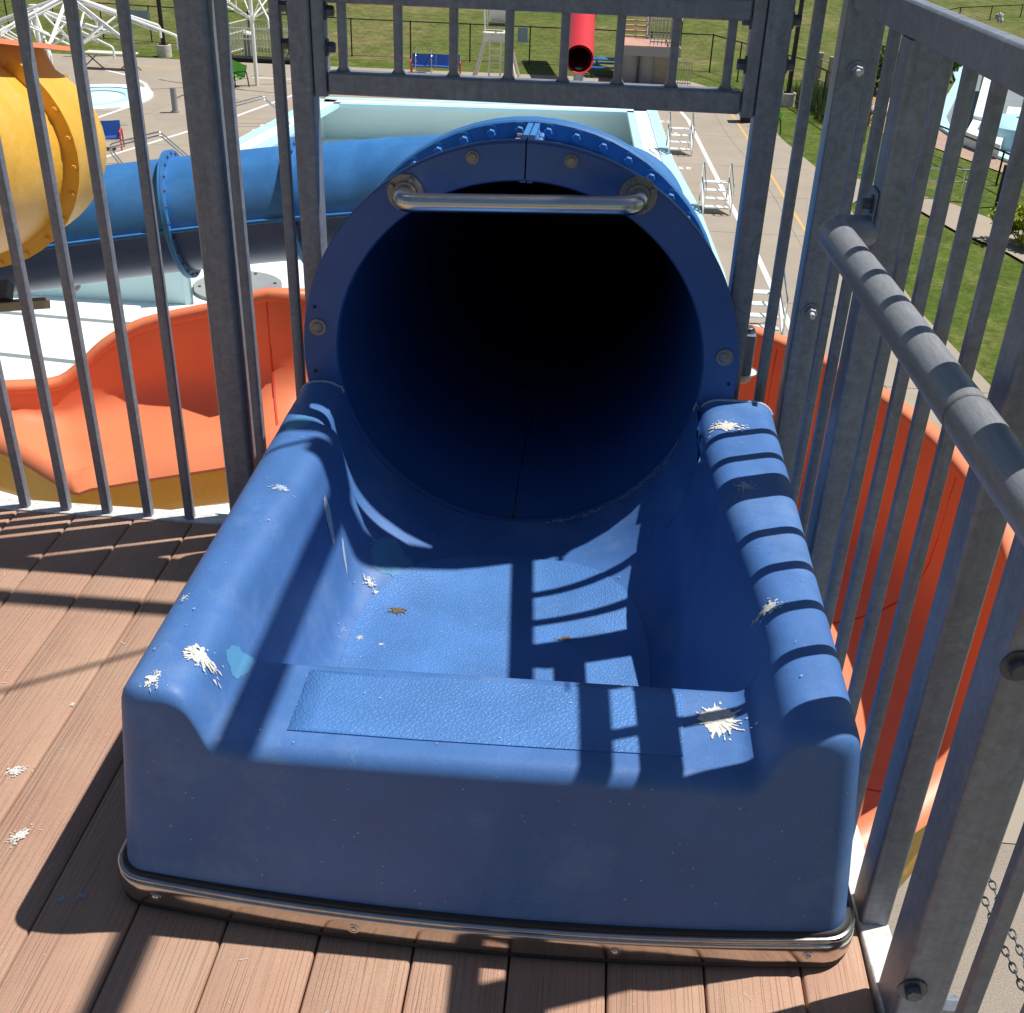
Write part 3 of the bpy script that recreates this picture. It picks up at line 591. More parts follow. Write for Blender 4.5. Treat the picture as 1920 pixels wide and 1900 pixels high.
# bumper strip round the foot
def foot_path(off):
    P = []; ZB = .04
    sides = [.62, .5, .42, .36, .32, .28, .25, .22, .2, .188, .18, .172, .166, .161, .157, .154, .152]
    def ins_(Y): return .038*(1-math.sqrt(max(0, 1-(1-min(1, (Y-YF)/.038))**2)))
    for Y in sides: P.append(warp(-.6046+ins_(Y), Y, ZB)[:2])
    xa, xb = -.605+.038+.001, .5-.038-.001
    for k in range(41): P.append(warp(lerp(xa, xb, k/40), YF, ZB)[:2])
    for Y in reversed(sides): P.append(warp(.4996-ins_(Y), Y, ZB)[:2])
    P = [Vector(p) for p in P]; out = []
    for i, p in enumerate(P):
        t = (P[min(i+1, len(P)-1)]-P[max(i-1, 0)]).normalized(); out.append((p.x+t.y*off, p.y-t.x*off))
    return out
def foot_strip(off, prof):
    p0 = [Vector((x, y)) for x, y in foot_path(off)]; rws = []
    for i, p in enumerate(p0):
        a = p0[max(i-1, 0)]; b = p0[min(i+1, len(p0)-1)]; t = (b-a).normalized(); nn = Vector((t.y, -t.x))
        rws.append([(p.x+nn.x*d, p.y+nn.y*d, z) for d, z in prof])
    m = MB(); m.grid(rws); return m
foot_strip(.0, [(-.006, .074), (.003, .0725), (.0045, .069), (.0045, .066), (-.006, .064)]).build('rubber_edge', 'rubber', slide, 60)
bm1 = foot_strip(.0, [(-.006, .057), (.009, .0575), (.0115, .054), (.0125, .046), (.0128, .034), (.0122, .022), (.009, .014), (-.006, .0135)]).build('bumper_strip', 'chrome', slide, 60)
foot_strip(.0, [(-.006, .0655), (.008, .0665), (.0112, .0645), (.0112, .0615), (.008, .0595), (-.006, .0595)]).build('trim_bead', 'chrome', slide, 60)
foot_strip(.0, [(-.006, .013), (.008, .013), (.010, .008), (.006, .002), (-.006, .002)]).build('rubber_edge', 'rubber', slide, 60)
fp = foot_path(.0125)
for i in (18, 30, 45, 56):
    p = Vector(fp[i]); t = (Vector(fp[i+1])-Vector(fp[i-1])).normalized(); sc = MB(); sc.bolt((p.x, p.y+.0015, .036), (t.y, -t.x, 0), .0055, .003, 1.6, 12, True); sc.build('screw', 'steel', bm1)
# mouth plate: two half rings with a gap
for sgn in (-1, 1):
    rws = []
    for k in range(49):
        a = PI/2-sgn*PI*k/48
        c, s_ = math.cos(a), math.sin(a)
        ring_ = []
        for r, y in ((RI-.002, MY+.02), (RI-.002, MY+.004), (RI+.002, MY), (RO-.003, MY), (RO, MY+.003), (RO, MY+.028), (RI, MY+.028)):
            x = MX+r*c
            x = max(x, MX+.0016) if sgn > 0 else min(x, MX-.0016)
            ring_.append((x, y, MZ+r*s_))
        rws.append(ring_)
    m = MB(); m.grid(rws, True); m.build('mouth_plate', 'bluedark', slide, 45)
# tube: inner and outer half shells along the path
path = catmull([(MX, MY+.005, MZ), (MX, 1.7, .46), (-.07, 3.0, .18), (.05, 4.3, -.12), (.15, 5.4, -.38), (-.02, 6.45, -.60), (-.62, 7.1, -.71), at(775, 366, d=8.55), at(690, 371, d=8.65), at(580, 379, d=8.75), at(480, 388, d=8.85), at(340, 403, d=9.0), at(200, 420, d=9.15), at(60, 440, d=9.35), at(-120, 465, d=9.6)], 10)
path = [Vector(p) for p in path]
def frames(path):
    fr = []
    for i, p in enumerate(path):
        t = (path[min(i+1, len(path)-1)]-path[max(i-1, 0)]).normalized(); side = t.cross(Vector((0, 0, 1))).normalized(); u = side.cross(t); fr.append((p, t, side, u))
    return fr
FR = frames(path)
def shell(r0, a0, a1, n=24, i0=0, i1=None):
    rws = []
    for p, t, sd, u in FR[i0:i1]:
        rws.append([p+(sd*math.cos(lerp(a0, a1, k/n))+u*math.sin(lerp(a0, a1, k/n)))*r0 for k in range(n+1)])
    return MB().grid(rws)
for a0 in (-PI/2+.003, PI/2+.003): shell(RI, a0, a0+PI-.006).build('tube_liner', 'bluein', slide, 60)
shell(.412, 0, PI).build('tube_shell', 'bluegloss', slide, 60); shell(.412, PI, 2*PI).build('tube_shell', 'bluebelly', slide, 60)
# longitudinal seam flanges
for sg in (-1, 1):
    for lo, hi in ((.002, .012), (-.012, -.002)):
        rws = []
        for p, t, sd, u in FR[12:]:
            rws.append([p+sd*sg*.41+u*lo, p+sd*sg*.452+u*lo, p+sd*sg*.452+u*hi, p+sd*sg*.41+u*hi])
        m = MB(); m.grid(rws, True); m.build('seam_flange', 'bluegloss', slide, 30)
# ring flanges along the tube
L = [0]
for a, b in zip(path, path[1:]): L.append(L[-1]+(b-a).length)
def ringflange(i, bolts=24, r=.468, th=.02):
    p, t, sd, u = FR[i]; fo = None
    for off in (-th, 0.001):
        rws = []
        for k in range(48):
            a = 2*PI*k/48; e = sd*math.cos(a)+u*math.sin(a)
            rws.append([p+e*.405+t*off, p+e*r+t*off, p+e*r+t*(off+th-.001), p+e*.405+t*(off+th-.001)])
        m = MB(); rws.append(rws[0]); m.grid(rws, True); fo = m.build('ring_flange', 'bluegloss', slide, 40)
    for k in range(bolts):
        a = 2*PI*(k+.5)/bolts; e = sd*math.cos(a)+u*math.sin(a)
        b = MB(); b.bolt(p+e*.442-t*th, -t, .009, .01, 1.5); b.build('bolt', 'darkbolt', fo)
tgt = [at(345, 403, d=9.0), at(566, 380, d=8.76)]
idx = [min(range(len(path)), key=lambda i: (path[i]-q).length) for q in (tgt[0], tgt[1])]
for i in idx: ringflange(i)
# first ring flange behind the mouth plate (its bolts face the deck), and the top seam between
fl = []
for k in range(64):
    a = 2*PI*k/64; c, s_ = math.cos(a), math.sin(a); fl.append([(MX+r*c, y, MZ+.014+r*s_) for r, y in ((.40, 1.425), (.437, 1.425), (.441, 1.429), (.441, 1.444), (.40, 1.444))])
fl.append(fl[0]); m = MB(); m.grid(fl, True); fo = m.build('ring_flange', 'bluegloss', slide, 40)
fl2 = []
for k in range(65):
    a = 2*PI*k/64; c, s_ = math.cos(a), math.sin(a); fl2.append([(MX+r*c, y, MZ+.014+r*s_) for r, y in ((.40, 1.446), (.441, 1.446), (.441, 1.464), (.40, 1.464))])
m = MB(); m.grid(fl2, True); m.build('ring_flange', 'bluegloss', slide, 40)
for k in range(30):
    a = PI/2+(k-14.5)*math.radians(8.2); b = MB(); b.bolt((MX+.420*math.cos(a), 1.425, MZ+.014+.420*math.sin(a)), (0, -1, 0), .0095, .012, 1.7); b.build('bolt', 'bluegloss', fo)
for x0, x1 in ((MX-.0125, MX-.0015), (MX+.0015, MX+.0125)):
    s_ = MB(); s_.add([(x, y, z) for x in (x0, x1) for y, z in ((1.222, .86), (1.222, .944), (1.424, .934), (1.424, .85))], [(0, 1, 2, 3), (7, 6, 5, 4), (0, 4, 5, 1), (1, 5, 6, 2), (2, 6, 7, 3), (0, 3, 7, 4)]); s_.build('seam_flange', 'bluegloss', slide, 30)
for y in (1.25, 1.29, 1.34, 1.385):
    b = MB(); b.tube([(MX-.032, y, .915), (MX-.0125, y, .915)], .005, 8); b.build('bolt', 'galv', slide)
    b = MB(); b.bolt((MX+.0125, y, .915), (1, 0, 0), .009, .01, 1.4); b.build('bolt', 'bluegloss', slide)
# plate fasteners
for (u, v), big in (((886, 295), 0), ((1071, 302), 0), ((596, 613), 1), ((1359, 670), 1)):
    p = at(u, v, y=MY); b = MB(); b.bolt((p.x, MY-.0005, p.z), (0, -1, 0), .0125 if big else .0095, .004 if big else .008, 1.45 if big else 1.35, 6, bool(big)); b.build('bolt', 'bronze', slide)
for u, v in ((592, 695), (1366, 720), (590, 575)):
    p = at(u, v, y=MY); b = MB(); b.bolt((p.x, MY+.0005, p.z), (0, -1, 0), .0035, .0005, 0, 10); b.build('screw_hole', 'rubber', slide)
# grab bar over the mouth
pl = at(760, 362, y=MY-.004); pr = at(1197, 368, y=MY-.004)
yb_ = 1.115
bar = MB().tube(bend([(pl.x, MY, pl.z), (pl.x, yb_, pl.z), (pr.x, yb_, pr.z), (pr.x, MY, pr.z)], .05, 10), .0182, 20).build('grab_bar', 'steel', slide, 60)
for p in (pl, pr):
    f = MB(); c = Vector((p.x, MY, p.z))
    rws = [[c+Vector((r*math.cos(2*PI*k/32), -d, r*math.sin(2*PI*k/32))) for k in range(33)] for r, d in ((.037, 0), (.037, .004), (.0355, .0055), (.024, .0055), (.023, .011), (.0175, .012))]
    f.grid(rws); f.build('mounting_flange', 'bronze', bar, 40)
    for k in range(4):
        a = PI/4+k*PI/2+(.35 if p is pl else -.35); b = MB(); b.bolt((p.x+.0292*math.cos(a), MY-.0055, p.z+.0292*math.sin(a)), (0, -1, 0), .0058, .007, 1.1); b.build('bolt', 'bronze', bar)
# mount bracket behind the plate on the right
bk_ = at(1402, 660, y=1.42); b = MB(); b.rpost(bk_.x-.02, bk_.x+.012, 1.40, 1.46, bk_.z-.05, bk_.z+.045, .004); bo = b.build('bracket', 'galv', slide)
b = MB(); b.bolt((bk_.x-.004, 1.43, bk_.z+.0455), (0, 0, 1), .014, .01, 1.2); b.build('bolt', 'darkbolt', bo); b = MB(); b.bolt((bk_.x-.004, 1.43, bk_.z-.0505), (0, 0, -1), .026, .03, 1.3, 14, True); b.build('cap', 'galvl', bo)
# marks on the tub: droppings, patches (thin, laid on the surface)
def splat(cx, cy, r, m='dropping', surf=None, parent=None, el=1.0, rot=0.0, name='dropping', dz=.0008, n=60, core=0.0, rays=0, blob_s=(.05, .16), soft=.5):
    mb = MB(); lvl = [0.0]
    def P(dx, dy):
        X = dx*el; Y = dy; x = cx+X*math.cos(rot)-Y*math.sin(rot); y = cy+X*math.sin(rot)+Y*math.cos(rot)
        if surf is None: z, nn = 0.0005, Vector((0, 0, 1))
        else:
            z, nn = surf(x, y)
            if z is None: return None
        return Vector((x, y, z))+nn*(dz+lvl[0])*(1 if nn.z > 0 else -1)
    def blob(ox, oy, R, nn_=9, irr=.3, st=1.0, sa=0.0):
        lvl[0] += .000012; ph = [random.uniform(0, 6.28) for _ in range(3)]; ring_ = []
        for k in range(nn_):
            a = 2*PI*k/nn_; f = 1+irr*(math.sin(2*a+ph[0])*.5+math.sin(3*a+ph[1])*.5+math.sin(5*a+ph[2])*.4)
            dx, dy = R*f*math.cos(a)*st, R*f*math.sin(a); q = P(ox+dx*math.cos(sa)-dy*math.sin(sa), oy+dx*math.sin(sa)+dy*math.cos(sa))
            if q is None: return
            ring_.append(q)
        c = P(ox, oy)
        if c is not None: mb.add(ring_+[c], [(k, (k+1) % nn_, nn_) for k in range(nn_)])
    if core > 0:
        ph = [random.uniform(0, 6.28) for _ in range(6)]; NN = 140 if rays else 48; spk = [(random.uniform(0, 2*PI), random.choice((.08, .12, .2, .3, .55, .8))) for _ in range(rays*2)]; rw = []
        for t in (.01, .3, .6, .85, 1):
            rr = []
            for k in range(NN):
                a = 2*PI*k/NN; f = 1+.10*math.sin(2*a+ph[0])+.09*math.sin(3*a+ph[1])+.06*math.sin(5*a+ph[2])+.04*math.sin(11*a+ph[3])+.03*math.sin(23*a+ph[4])
                for sa, sl in spk:
                    dd = abs((a-sa+PI) % (2*PI)-PI)
                    if dd < .085: f += sl*(1-dd/.085)**2
                q = P(core*r*.8*t*f*math.cos(a), core*r*.8*t*f*math.sin(a)); rr.append(q if q is not None else Vector((cx, cy, .3)))
            rw.append(rr)
        mb.grid(rw, True)
    for _ in range(n):
        d = abs(random.gauss(0, soft))*r; a = random.uniform(0, 2*PI); blob(d*math.cos(a), d*math.sin(a), r*random.uniform(*blob_s)*max(.3, 1-d/r*.6), 8, .35, random.uniform(1, 2), a)
    for _ in range(rays):
        a = random.uniform(0, 2*PI); L0 = r*random.choice((.8, .9, 1.0, 1.25, 1.7)); cv = random.uniform(-.25, .25); w0 = random.uniform(.05, .11)
        for k in range(9):
            if k in (5, 6, 7) and random.random() < .35: continue
            d = lerp(.45*r, L0, k/8); aa = a+cv*(k/8)**2; blob(d*math.cos(aa), d*math.sin(aa), r*lerp(w0, .022, k/8)*(1.9 if k == 8 else 1), 7, .3, 1.7, aa)
    return mb.build(name, m, parent, 0)
def on_tub(u, v, z):
    # walk the view ray to the tub surface
    p = at(u, v, z=z); d = (p-CAM).normalized(); hit = BV.ray_cast(CAM, d); return hit[0] if hit[0] else p
for u, v, r, kw in ((375, 1230, .024, dict(n=120, el=1.25, rays=1)), (285, 1275, .020, dict(n=90, el=.8)), (345, 1122, .012, dict(n=30)),
                    (1345, 1350, .034, dict(n=40, core=.95, rays=9)), (1445, 1138, .019, dict(n=80, el=1.2)), (1365, 800, .032, dict(n=140, el=1.2, core=.35)), (690, 1092, .013, dict(n=60, el=1.8, rot=-.7)),
                    (704, 1112, .009, dict(n=40)), (674, 1198, .010, dict(n=60)), (715, 1211, .008, dict(n=50)), (640, 1180, .020, dict(n=14, blob_s=(.02, .06)))):
    h = on_tub(u, v, .3); splat(h.x, h.y, r, surf=drop_z, parent=slide, dz=.0032 if h.z < .2 else .0008, **kw)
for u, v, r, kw in ((525, 915, .018, dict(n=60, el=1.4)), (1215, 1395, .015, dict(n=40)), (1395, 912, .024, dict(n=80, rays=3)), (617, 975, .009, dict(n=4, core=1.0, el=2.6, rot=-1.15)), (645, 1040, .003, dict(n=6, core=1.0, el=8, rot=-1.2))):
    h = on_tub(u, v, .35); splat(h.x, h.y, r, 'drop_old', surf=drop_z, parent=slide, **kw)
for u, v, r, kw in ((745, 1149, .016, dict(n=110, el=1.5)), (1058, 1201, .013, dict(n=80, el=1.6))):
    h = on_tub(u, v, .12); splat(h.x, h.y, r, 'grime', surf=drop_z, parent=slide, name='grime', dz=.0042, **kw)
for u, v, r, kw in ((450, 1245, .032, dict(n=5, core=1.2, el=.4, rot=-.1)), (560, 792, .035, dict(n=5, core=1.2, el=.7)), (735, 1050, .055, dict(n=5, core=1.2, el=.8, rot=.3))):
    h = on_tub(u, v, .33); splat(h.x, h.y, r, 'patch', surf=drop_z, parent=slide, name='repair_patch', dz=.0005, **kw)
random.seed(5)
gm = MB()
for _ in range(150):
    y = 1.195+abs(random.gauss(0, .16)); a = -PI/2+random.gauss(0, .018)*(1+abs(random.gauss(0, .5))); r = random.uniform(.0008, .0032); w = r/RI; zc = lerp(MZ, .46, min(1, (y-1.19)/.5)); st_ = random.uniform(1, 4)
    gm.add([(MX+(RI-.0012-.00001*_)*math.cos(a+w*math.cos(q)), y+r*st_*math.sin(q), zc+(RI-.0012-.00001*_)*math.sin(a+w*math.cos(q))) for q in [k*PI/3.5 for k in range(7)]], [tuple(range(7))])
gm.build('grime', 'grime', slide, 0)
gm = MB()
for _ in range(260):
    t_ = random.random(); a = math.radians(lerp(-78, -22, t_))+random.gauss(0, .01); y = MY-.006-abs(random.gauss(0, .006))*(1+1.5*t_); r = random.uniform(.0006, .0022); w = r*random.uniform(1, 4)/RI; rr = RI-.0035-.00001*_
    gm.add([(MX+rr*math.cos(a+w*math.cos(q)), y+r*math.sin(q), MZ+rr*math.sin(a+w*math.cos(q))) for q in [k*PI/3.5 for k in range(7)]], [tuple(range(7))])
gm.build('scuff', 'drop_old', slide, 0)
sec = tub_section(MY-.004)
for sgn in (-1, 1):
    pts_ = [warp(x, MY-.003, z+.001) for x, z in sec if z > .40 and (x-XC)*sgn > 0]; MB().tube(pts_, .0032, 6).build('sealant_bead', 'drop_old', slide, 60)
random.seed(21)
sp = MB()
for _ in range(170):   # tiny flecks over the tub
    x = random.uniform(-.56, .46); y = random.uniform(.16, 1.1); z, nn = drop_z(x, y)
    if z is None or nn.z < .2: continue
    r = random.choice((.0006, .0008, .001, .0016)); c = Vector((x, y, z))+nn*.0035; e = nn.orthogonal().normalized(); f = nn.cross(e)
    sp.poly([c+(e*math.cos(a)*random.uniform(.6, 1.6)+f*math.sin(a))*r for a in [k*PI/3 for k in range(6)]])
for _ in range(120):   # and down its front
    x = random.uniform(-.55, .45); z = random.uniform(.08, .36); hit = BV.ray_cast(Vector((x, -.3, z)), Vector((0, 1, 0)))
    if hit[0] is None: continue
    nn = hit[1] if hit[1].y < 0 else -hit[1]; c = hit[0]+nn*.0006; e = nn.orthogonal().normalized(); f = nn.cross(e); r = random.choice((.0005, .0006, .0009, .0013))
    sp.poly([c+(e*math.cos(a)*random.uniform(.6, 1.8)+f*math.sin(a))*r for a in [k*PI/3 for k in range(6)]])
so_ = sp.build('flecks', 'drop_old', slide, 0); so_['kind'] = 'stuff'
for u, v, r, kw in ((30, 1447, .016, dict(n=90, el=1.4, rot=.3, core=.35)), (38, 1568, .017, dict(n=110, rot=1.1, el=1.5)), (135, 1322, .009, dict(n=30)), (228, 1069, .006, dict(n=14))):
    p = at(u, v, z=0); splat(p.x, p.y, r, parent=tower_deck, **kw)
for u, v in ((115, 1688), (153, 1681)):
    p = at(u, v, z=0); splat(p.x, p.y, .010, 'drop_old', parent=tower_deck, n=60)
random.seed(33); df = MB()
for _ in range(320):
    x = random.uniform(-1.3, .5); y = random.uniform(-.1, 1.2); a = random.uniform(0, PI); l = random.choice((.001, .0015, .002, .004, .008)); w = random.choice((.0006, .0008, .0012))
    if -.62 < x < .52 and y > .1: continue
    c, s = math.cos(a), math.sin(a); z = .0008+_*1e-6
    df.poly([(x-l*c+w*s*.5, y-l*s-w*c*.5, z), (x+l*c+w*s*.3, y+l*s-w*c*.3, z), (x+l*c-w*s*.3, y+l*s+w*c*.3, z), (x-l*c-w*s*.5, y-l*s+w*c*.5, z)])
do_ = df.build('flecks', 'dropping', tower_deck, 0); do_['kind'] = 'stuff'
# ------------------------------------------------------------------ railings
def bar_mesh(x, y, z0, z1, s=.021): return MB().rpost(x-s/2, x+s/2, y-s/2, y+s/2, z0, z1, .003, 2)
back = thing('back_railing', 'galvanised steel railing behind the slide start with bolted gate panel', 'railing', (-.5, 1.26, 0))
YB = 1.262; TOP = 1.215
MB().box(-2.6, -.62, 1.244, 1.292, -.03, .004, .002).build('base_rail', 'galvl', back)
bx = [at(u, v, y=YB).x for u, v in ((50, 957), (125, 962), (204, 967), (283, 972), (358, 979))]
pitch = (bx[4]-bx[0])/4
for k in range(-10, 5): bar_mesh(bx[0]+pitch*k, YB, .004, TOP).build('bar', 'galv', back)
for u, v in ((431, 200), (528, 200), (1524, 100)):
    bar_mesh(at(u, v, y=YB).x, YB, -.05, TOP).build('bar', 'galv', back)
# posts
def post(x0, x1, y0, y1, z0, z1, r=.008, parent=back, name='post'): return MB().rpost(x0, x1, y0, y1, z0, z1, r, 4).build(name, 'galv', parent)
post(-.772, -.706, 1.238, 1.30, -.3, 2.34, .012)
post(-.553, -.510, 1.236, 1.292, -.3, TOP, .006)
post(.338, .385, 1.236, 1.292, -.3, TOP, .006)
post(-2.5, -2.43, 1.238, 1.30, -.3, TOP, .012)
def hrail(x0, x1, y0, y1, z0, z1, parent, name='top_rail', m='galv'):
    mb = MB(); mb.box(x0, x1, y0, y1, z0, z1, .004); return mb.build(name, m, parent)
hrail(-2.5, -.774, 1.238, 1.288, TOP, TOP+.05, back); hrail(-.704, .478, 1.238, 1.288, TOP, TOP+.05, back)
# gate panel between the posts
gp = hrail(-.482, .310, 1.242, 1.282, 1.004, 1.046, back, 'panel_rail')
hrail(-.482, .310, 1.242, 1.282, 1.168, 1.206, back, 'panel_rail')
for x0, x1 in ((-.508, -.484), (.312, .336)): MB().rpost(x0, x1, 1.240, 1.284, 1.0, TOP-.002, .003).build('panel_stile', 'galv', back)
for u in (645, 748, 850.5, 953.5, 1056, 1158.5, 1260.5, 1363.5):
    x = at(u, 135, y=YB).x; mb = MB().rpost(x-.0083, x+.0083, YB-.009, YB+.0072, 1.046, 1.168, .003, 2)
    mb.add([(x-.0135, YB-.0072, 1.0465), (x+.0135, YB-.0072, 1.0465), (x+.0085, YB-.0072, 1.054), (x-.0085, YB-.0072, 1.054), (x-.0135, YB+.0072, 1.0465), (x+.0135, YB+.0072, 1.0465), (x+.0085, YB+.0072, 1.054), (x-.0085, YB+.0072, 1.054)], [(0, 1, 2, 3), (7, 6, 5, 4), (0, 3, 7, 4), (1, 5, 6, 2)])
    mb.build('bar', 'galv', back)
for u, v, sx in ((598, 88, 1), (598, 20, 1), (541, 83, -1), (536, 12, -1), (1413, 38, -1), (1402, 122, -1), (1478, 38, 1), (1470, 122, 1)):
    p = at(u, v, y=1.258); b = MB()
    x = {(1, 0): -.4835, (-1, 0): -.5535, (-1, 1): .3115, (1, 1): .3855}[(sx, 1 if u > 900 else 0)]
    b.bolt((x, 1.258, p.z), (sx, 0, 0), .011, .014, 1.45); b.build('bolt', 'darkbolt', back)
# corner post with its cover strip
post(.478, .536, 1.236, 1.30, -.3, 2.34, .006); MB().box(.5365, .556, 1.272, 1.278, -.3, TOP).build('cover_strip', 'bronze', back)
for u, v in ((1606, 133), (1520, 585)):
    p = at(u, v, y=1.236); b = MB(); b.bolt((p.x, 1.2355, p.z), (0, -1, 0), .0115, .012, 1.55); b.build('bolt', 'galv', back)
    b = MB(); b.tube([(p.x, 1.2205, p.z), (p.x, 1.205, p.z)], .0055, 10); b.build('bolt_end', 'galvl', back)
# overhead frame (out of the picture above; its shadow crosses the deck)
MB().box(-1.6, .60, 1.318, 1.362, 2.30, 2.345, .003).build('overhead_beam', 'galv', back)
MB().tube([(.56, 1.34, 2.32), (-.6, .53, 2.33)], .006, 8).build('brace_cable', 'galv', back)
# right railing
rail = thing('side_railing', 'galvanised steel railing with round handrail on the right edge of the deck', 'railing', (.57, .5, 0))
def XL(y): return .5345-.049*(y-.5)
def yawbox(x0, x1, z0, z1, ya, yb, c=.003):
    mb = MB().box(x0, x1, ya, yb, z0, z1, c); mb.v = [(x+XL(y)-.5345, y, z) for x, y, z in mb.v]; return mb
yawbox(.5195, .566, -.06, .006, -2.2, 1.234, .002).build('base_rail', 'galvl', rail)
yawbox(.521, .548, 1.197, 1.248, -2.2, 1.236, .004).build('top_rail', 'galv', rail)
for y in (1.088, .985, .712, .605, .495, .382, -.095, -.205, -.315, -.425, -.535, -.65, -.76, -.87, -.98, -1.09, -1.2): bar_mesh(XL(y), y, .006, 1.197, .019).build('bar', 'galv', rail)
def fpost(y0, y1, w=.054, din=.012, z1=1.1965, name='post'):
    x = XL((y0+y1)/2)-din; return MB().rpost(x, x+w, y0, y1, -.3, z1, .006, 4).build(name, 'galv', rail)
fpost(.842, .912); fpost(.216, .276, .044); fpost(.036, .114, .066, .013); fpost(-1.4, -1.32)
MB().box(.566, .612, -1.4, 1.33, 2.30, 2.345, .003).build('overhead_beam', 'galv', rail)
for u, v, y in ((1672, 1850, .036), (1880, 1245, .036)):
    p = at(u, v, y=y); b = MB(); b.bolt((min(max(p.x, .556), .595), y-.0005, p.z), (0, -1, 0), .012, .012, 1.7); b.build('bolt', 'darkbolt', rail)
b = MB(); b.bolt((.6105, .075, .02), (1, 0, 0), .014, .03, 1.3); b.build('bolt', 'galv', rail)
# handrail
zh = .898
def XH(y): return XL(y)-.0765+.002
hp = bend([(.510, .868, zh), (XH(.868), .868, zh), (XH(-.95), -.95, zh)], .033, 10)
hr = MB().tube(hp, .0272, 24).build('handrail', 'pipe', rail, 60)
MB().tube([(XH(.16), .160, zh), (XH(.155), .155, zh)], .0279, 24).build('weld_ring', 'bronze', hr, 60)
for dz in (.046, -.046):
    b = MB(); b.bolt((.4995, .872, zh+dz), (-1, 0, 0), .010, .014, 1.5); b.build('bolt', 'darkbolt', hr)
MB().box(.4995, .5035, .85, .905, zh-.07, zh+.07, .002).build('mounting_plate', 'galv', hr)
p = at(1873, 34, x=.5195); mk = MB()
for _ in range(26): mk.bolt((XL(p.y)-.0138, p.y+random.gauss(0, .006), p.z+random.gauss(0, .002)), (-1, 0, 0), random.uniform(.0008, .003), .0004+_*1e-5, 0, 7)
mk.build('dropping', 'dropping', rail, 0)
#@@BACK
# ------------------------------------------------------------------ orange flume slide
orange = thing('orange_flume_slide', 'open orange flume slide with yellow underside curling below the deck', 'water slide', (0.02, 2.49, -1.2))
OC = Vector((.023, 2.487, 0)); st = []
for (fu, fv, fy), (nu, nv, ny) in (((-160, 742, 3.12), (-170, 760, 2.6)), ((0, 727, 3.2), (0, 813, 2.45)), ((60, 724, 3.24), (70, 851, 2.37)), ((112, 717, 3.28), (130, 885, 2.3)), ((150, 688, 3.32), (165, 878, 2.32)), ((190, 650, 3.36), (210, 871, 2.35)), ((240, 620, 3.40), (270, 861, 2.38)), ((292, 601, 3.42), (335, 851, 2.4)), ((420, 575, 3.42), (440, 835, 2.45)), ((570, 553, 3.42), (600, 806, 2.55))):
    st.append((at(fu, fv, y=fy), at(nu, nv, y=ny)))
for th in range(105, -131, -5):
    a = math.radians(th); z = -.295-.187*(PI/2-a)-.45*math.exp(-((th-96)/17)**2)
    o = Vector((OC.x+1.521*math.cos(a), OC.y+1.521*math.sin(a), z)); i = Vector((OC.x+.50*math.cos(a), OC.y+.50*math.sin(a), z-.36))
    st.append((o, i))
Oc = catmull([s[0] for s in st], 3); Ic = catmull([s[1] for s in st], 3)
PO = [(0, 0), (.008, .2), (.012, .45), (.02, .62), (.045, .75), (.10, .86), (.18, .93), (.30, .98), (.45, 1.0)]
PI_ = [(.45, 1.0), (.65, .985), (.80, .92), (.90, .72), (.96, .42), (1.0, 0)]
TT = [0, .004, .008, .010, .012, .016, .02, .03, .045, .07, .10, .14, .18, .24, .30, .37, .45, .52, .58, .65, .70, .75, .80, .84, .87, .90, .93, .96, .98, .99, 1.0]
def interp(T, t):
    for (a, fa), (b, fb) in zip(T, T[1:]):
        if a <= t <= b: return lerp(fa, fb, (t-a)/(b-a))
    return T[-1][1]
def tt(k): return TT[k]
def prof_z(t, o, i, zf): return o.z+(zf-o.z)*interp(PO, t) if t <= .45 else i.z+(zf-i.z)*interp(PI_, t)
def flume(off):
    rws = []
    for o, i in zip(Oc, Ic):
        row = []; zf = i.z-.34; d = (i-o); d.z = 0; dn = d.normalized()
        for k in range(31):
            t = tt(k); q = o.lerp(i, t)
            z = prof_z(t, o, i, zf)
            e = off*(1 if t > .5 else -1)*abs(2*t-1)**.5
            row.append((q.x+dn.x*e, q.y+dn.y*e, z-off*(1.2 if .04 < t < .96 else .3)))
        rws.append(row)
    return MB().grid(rws)
flume(0).build('flume_inside', 'orange', orange, 60)
flume(.022).build('flume_outside', 'yellow', orange, 60)
rim = []
for o, i in zip(Oc, Ic):
    d = (i-o); d.z = 0; dn = d.normalized(); rim.append([o+dn*.012+Vector((0, 0, -.03)), o+dn*.016+Vector((0, 0, .0)), o+dn*.004+Vector((0, 0, .014)), o-dn*.025+Vector((0, 0, .016)), o-dn*.075+Vector((0, 0, .002)), o-dn*.095+Vector((0, 0, -.016)), o-dn*.088+Vector((0, 0, -.03))])
MB().grid(rim).build('rim', 'orange', orange, 60)
rim = []
for o, i in zip(Oc, Ic):
    d = (i-o); d.z = 0; dn = d.normalized(); rim.append([i-dn*.01+Vector((0, 0, -.02)), i+dn*.012+Vector((0, 0, .012)), i+dn*.04+Vector((0, 0, .010)), i+dn*.10+Vector((0, 0, -.028)), i+dn*.098+Vector((0, 0, -.04))])
MB().grid(rim).build('rim', 'orange', orange, 60)
for k in (26, 60, 84, 108):   # joint flanges
    o, i = Oc[k], Ic[k]; rw = []
    d = (i-o); d.z = 0; dn = d.normalized(); t3 = dn.cross(Vector((0, 0, 1)))*.004
    for sg in (-1, 1):
        row = []
        for q in range(31):
            t = tt(q); p = o.lerp(i, t); zf = i.z-.34; z = prof_z(t, o, i, zf)
            row.append((p.x+t3.x*sg, p.y+t3.y*sg, z+.0012))
        rw.append(row)
    MB().grid(rw).build('joint', 'redarm', orange, 60)
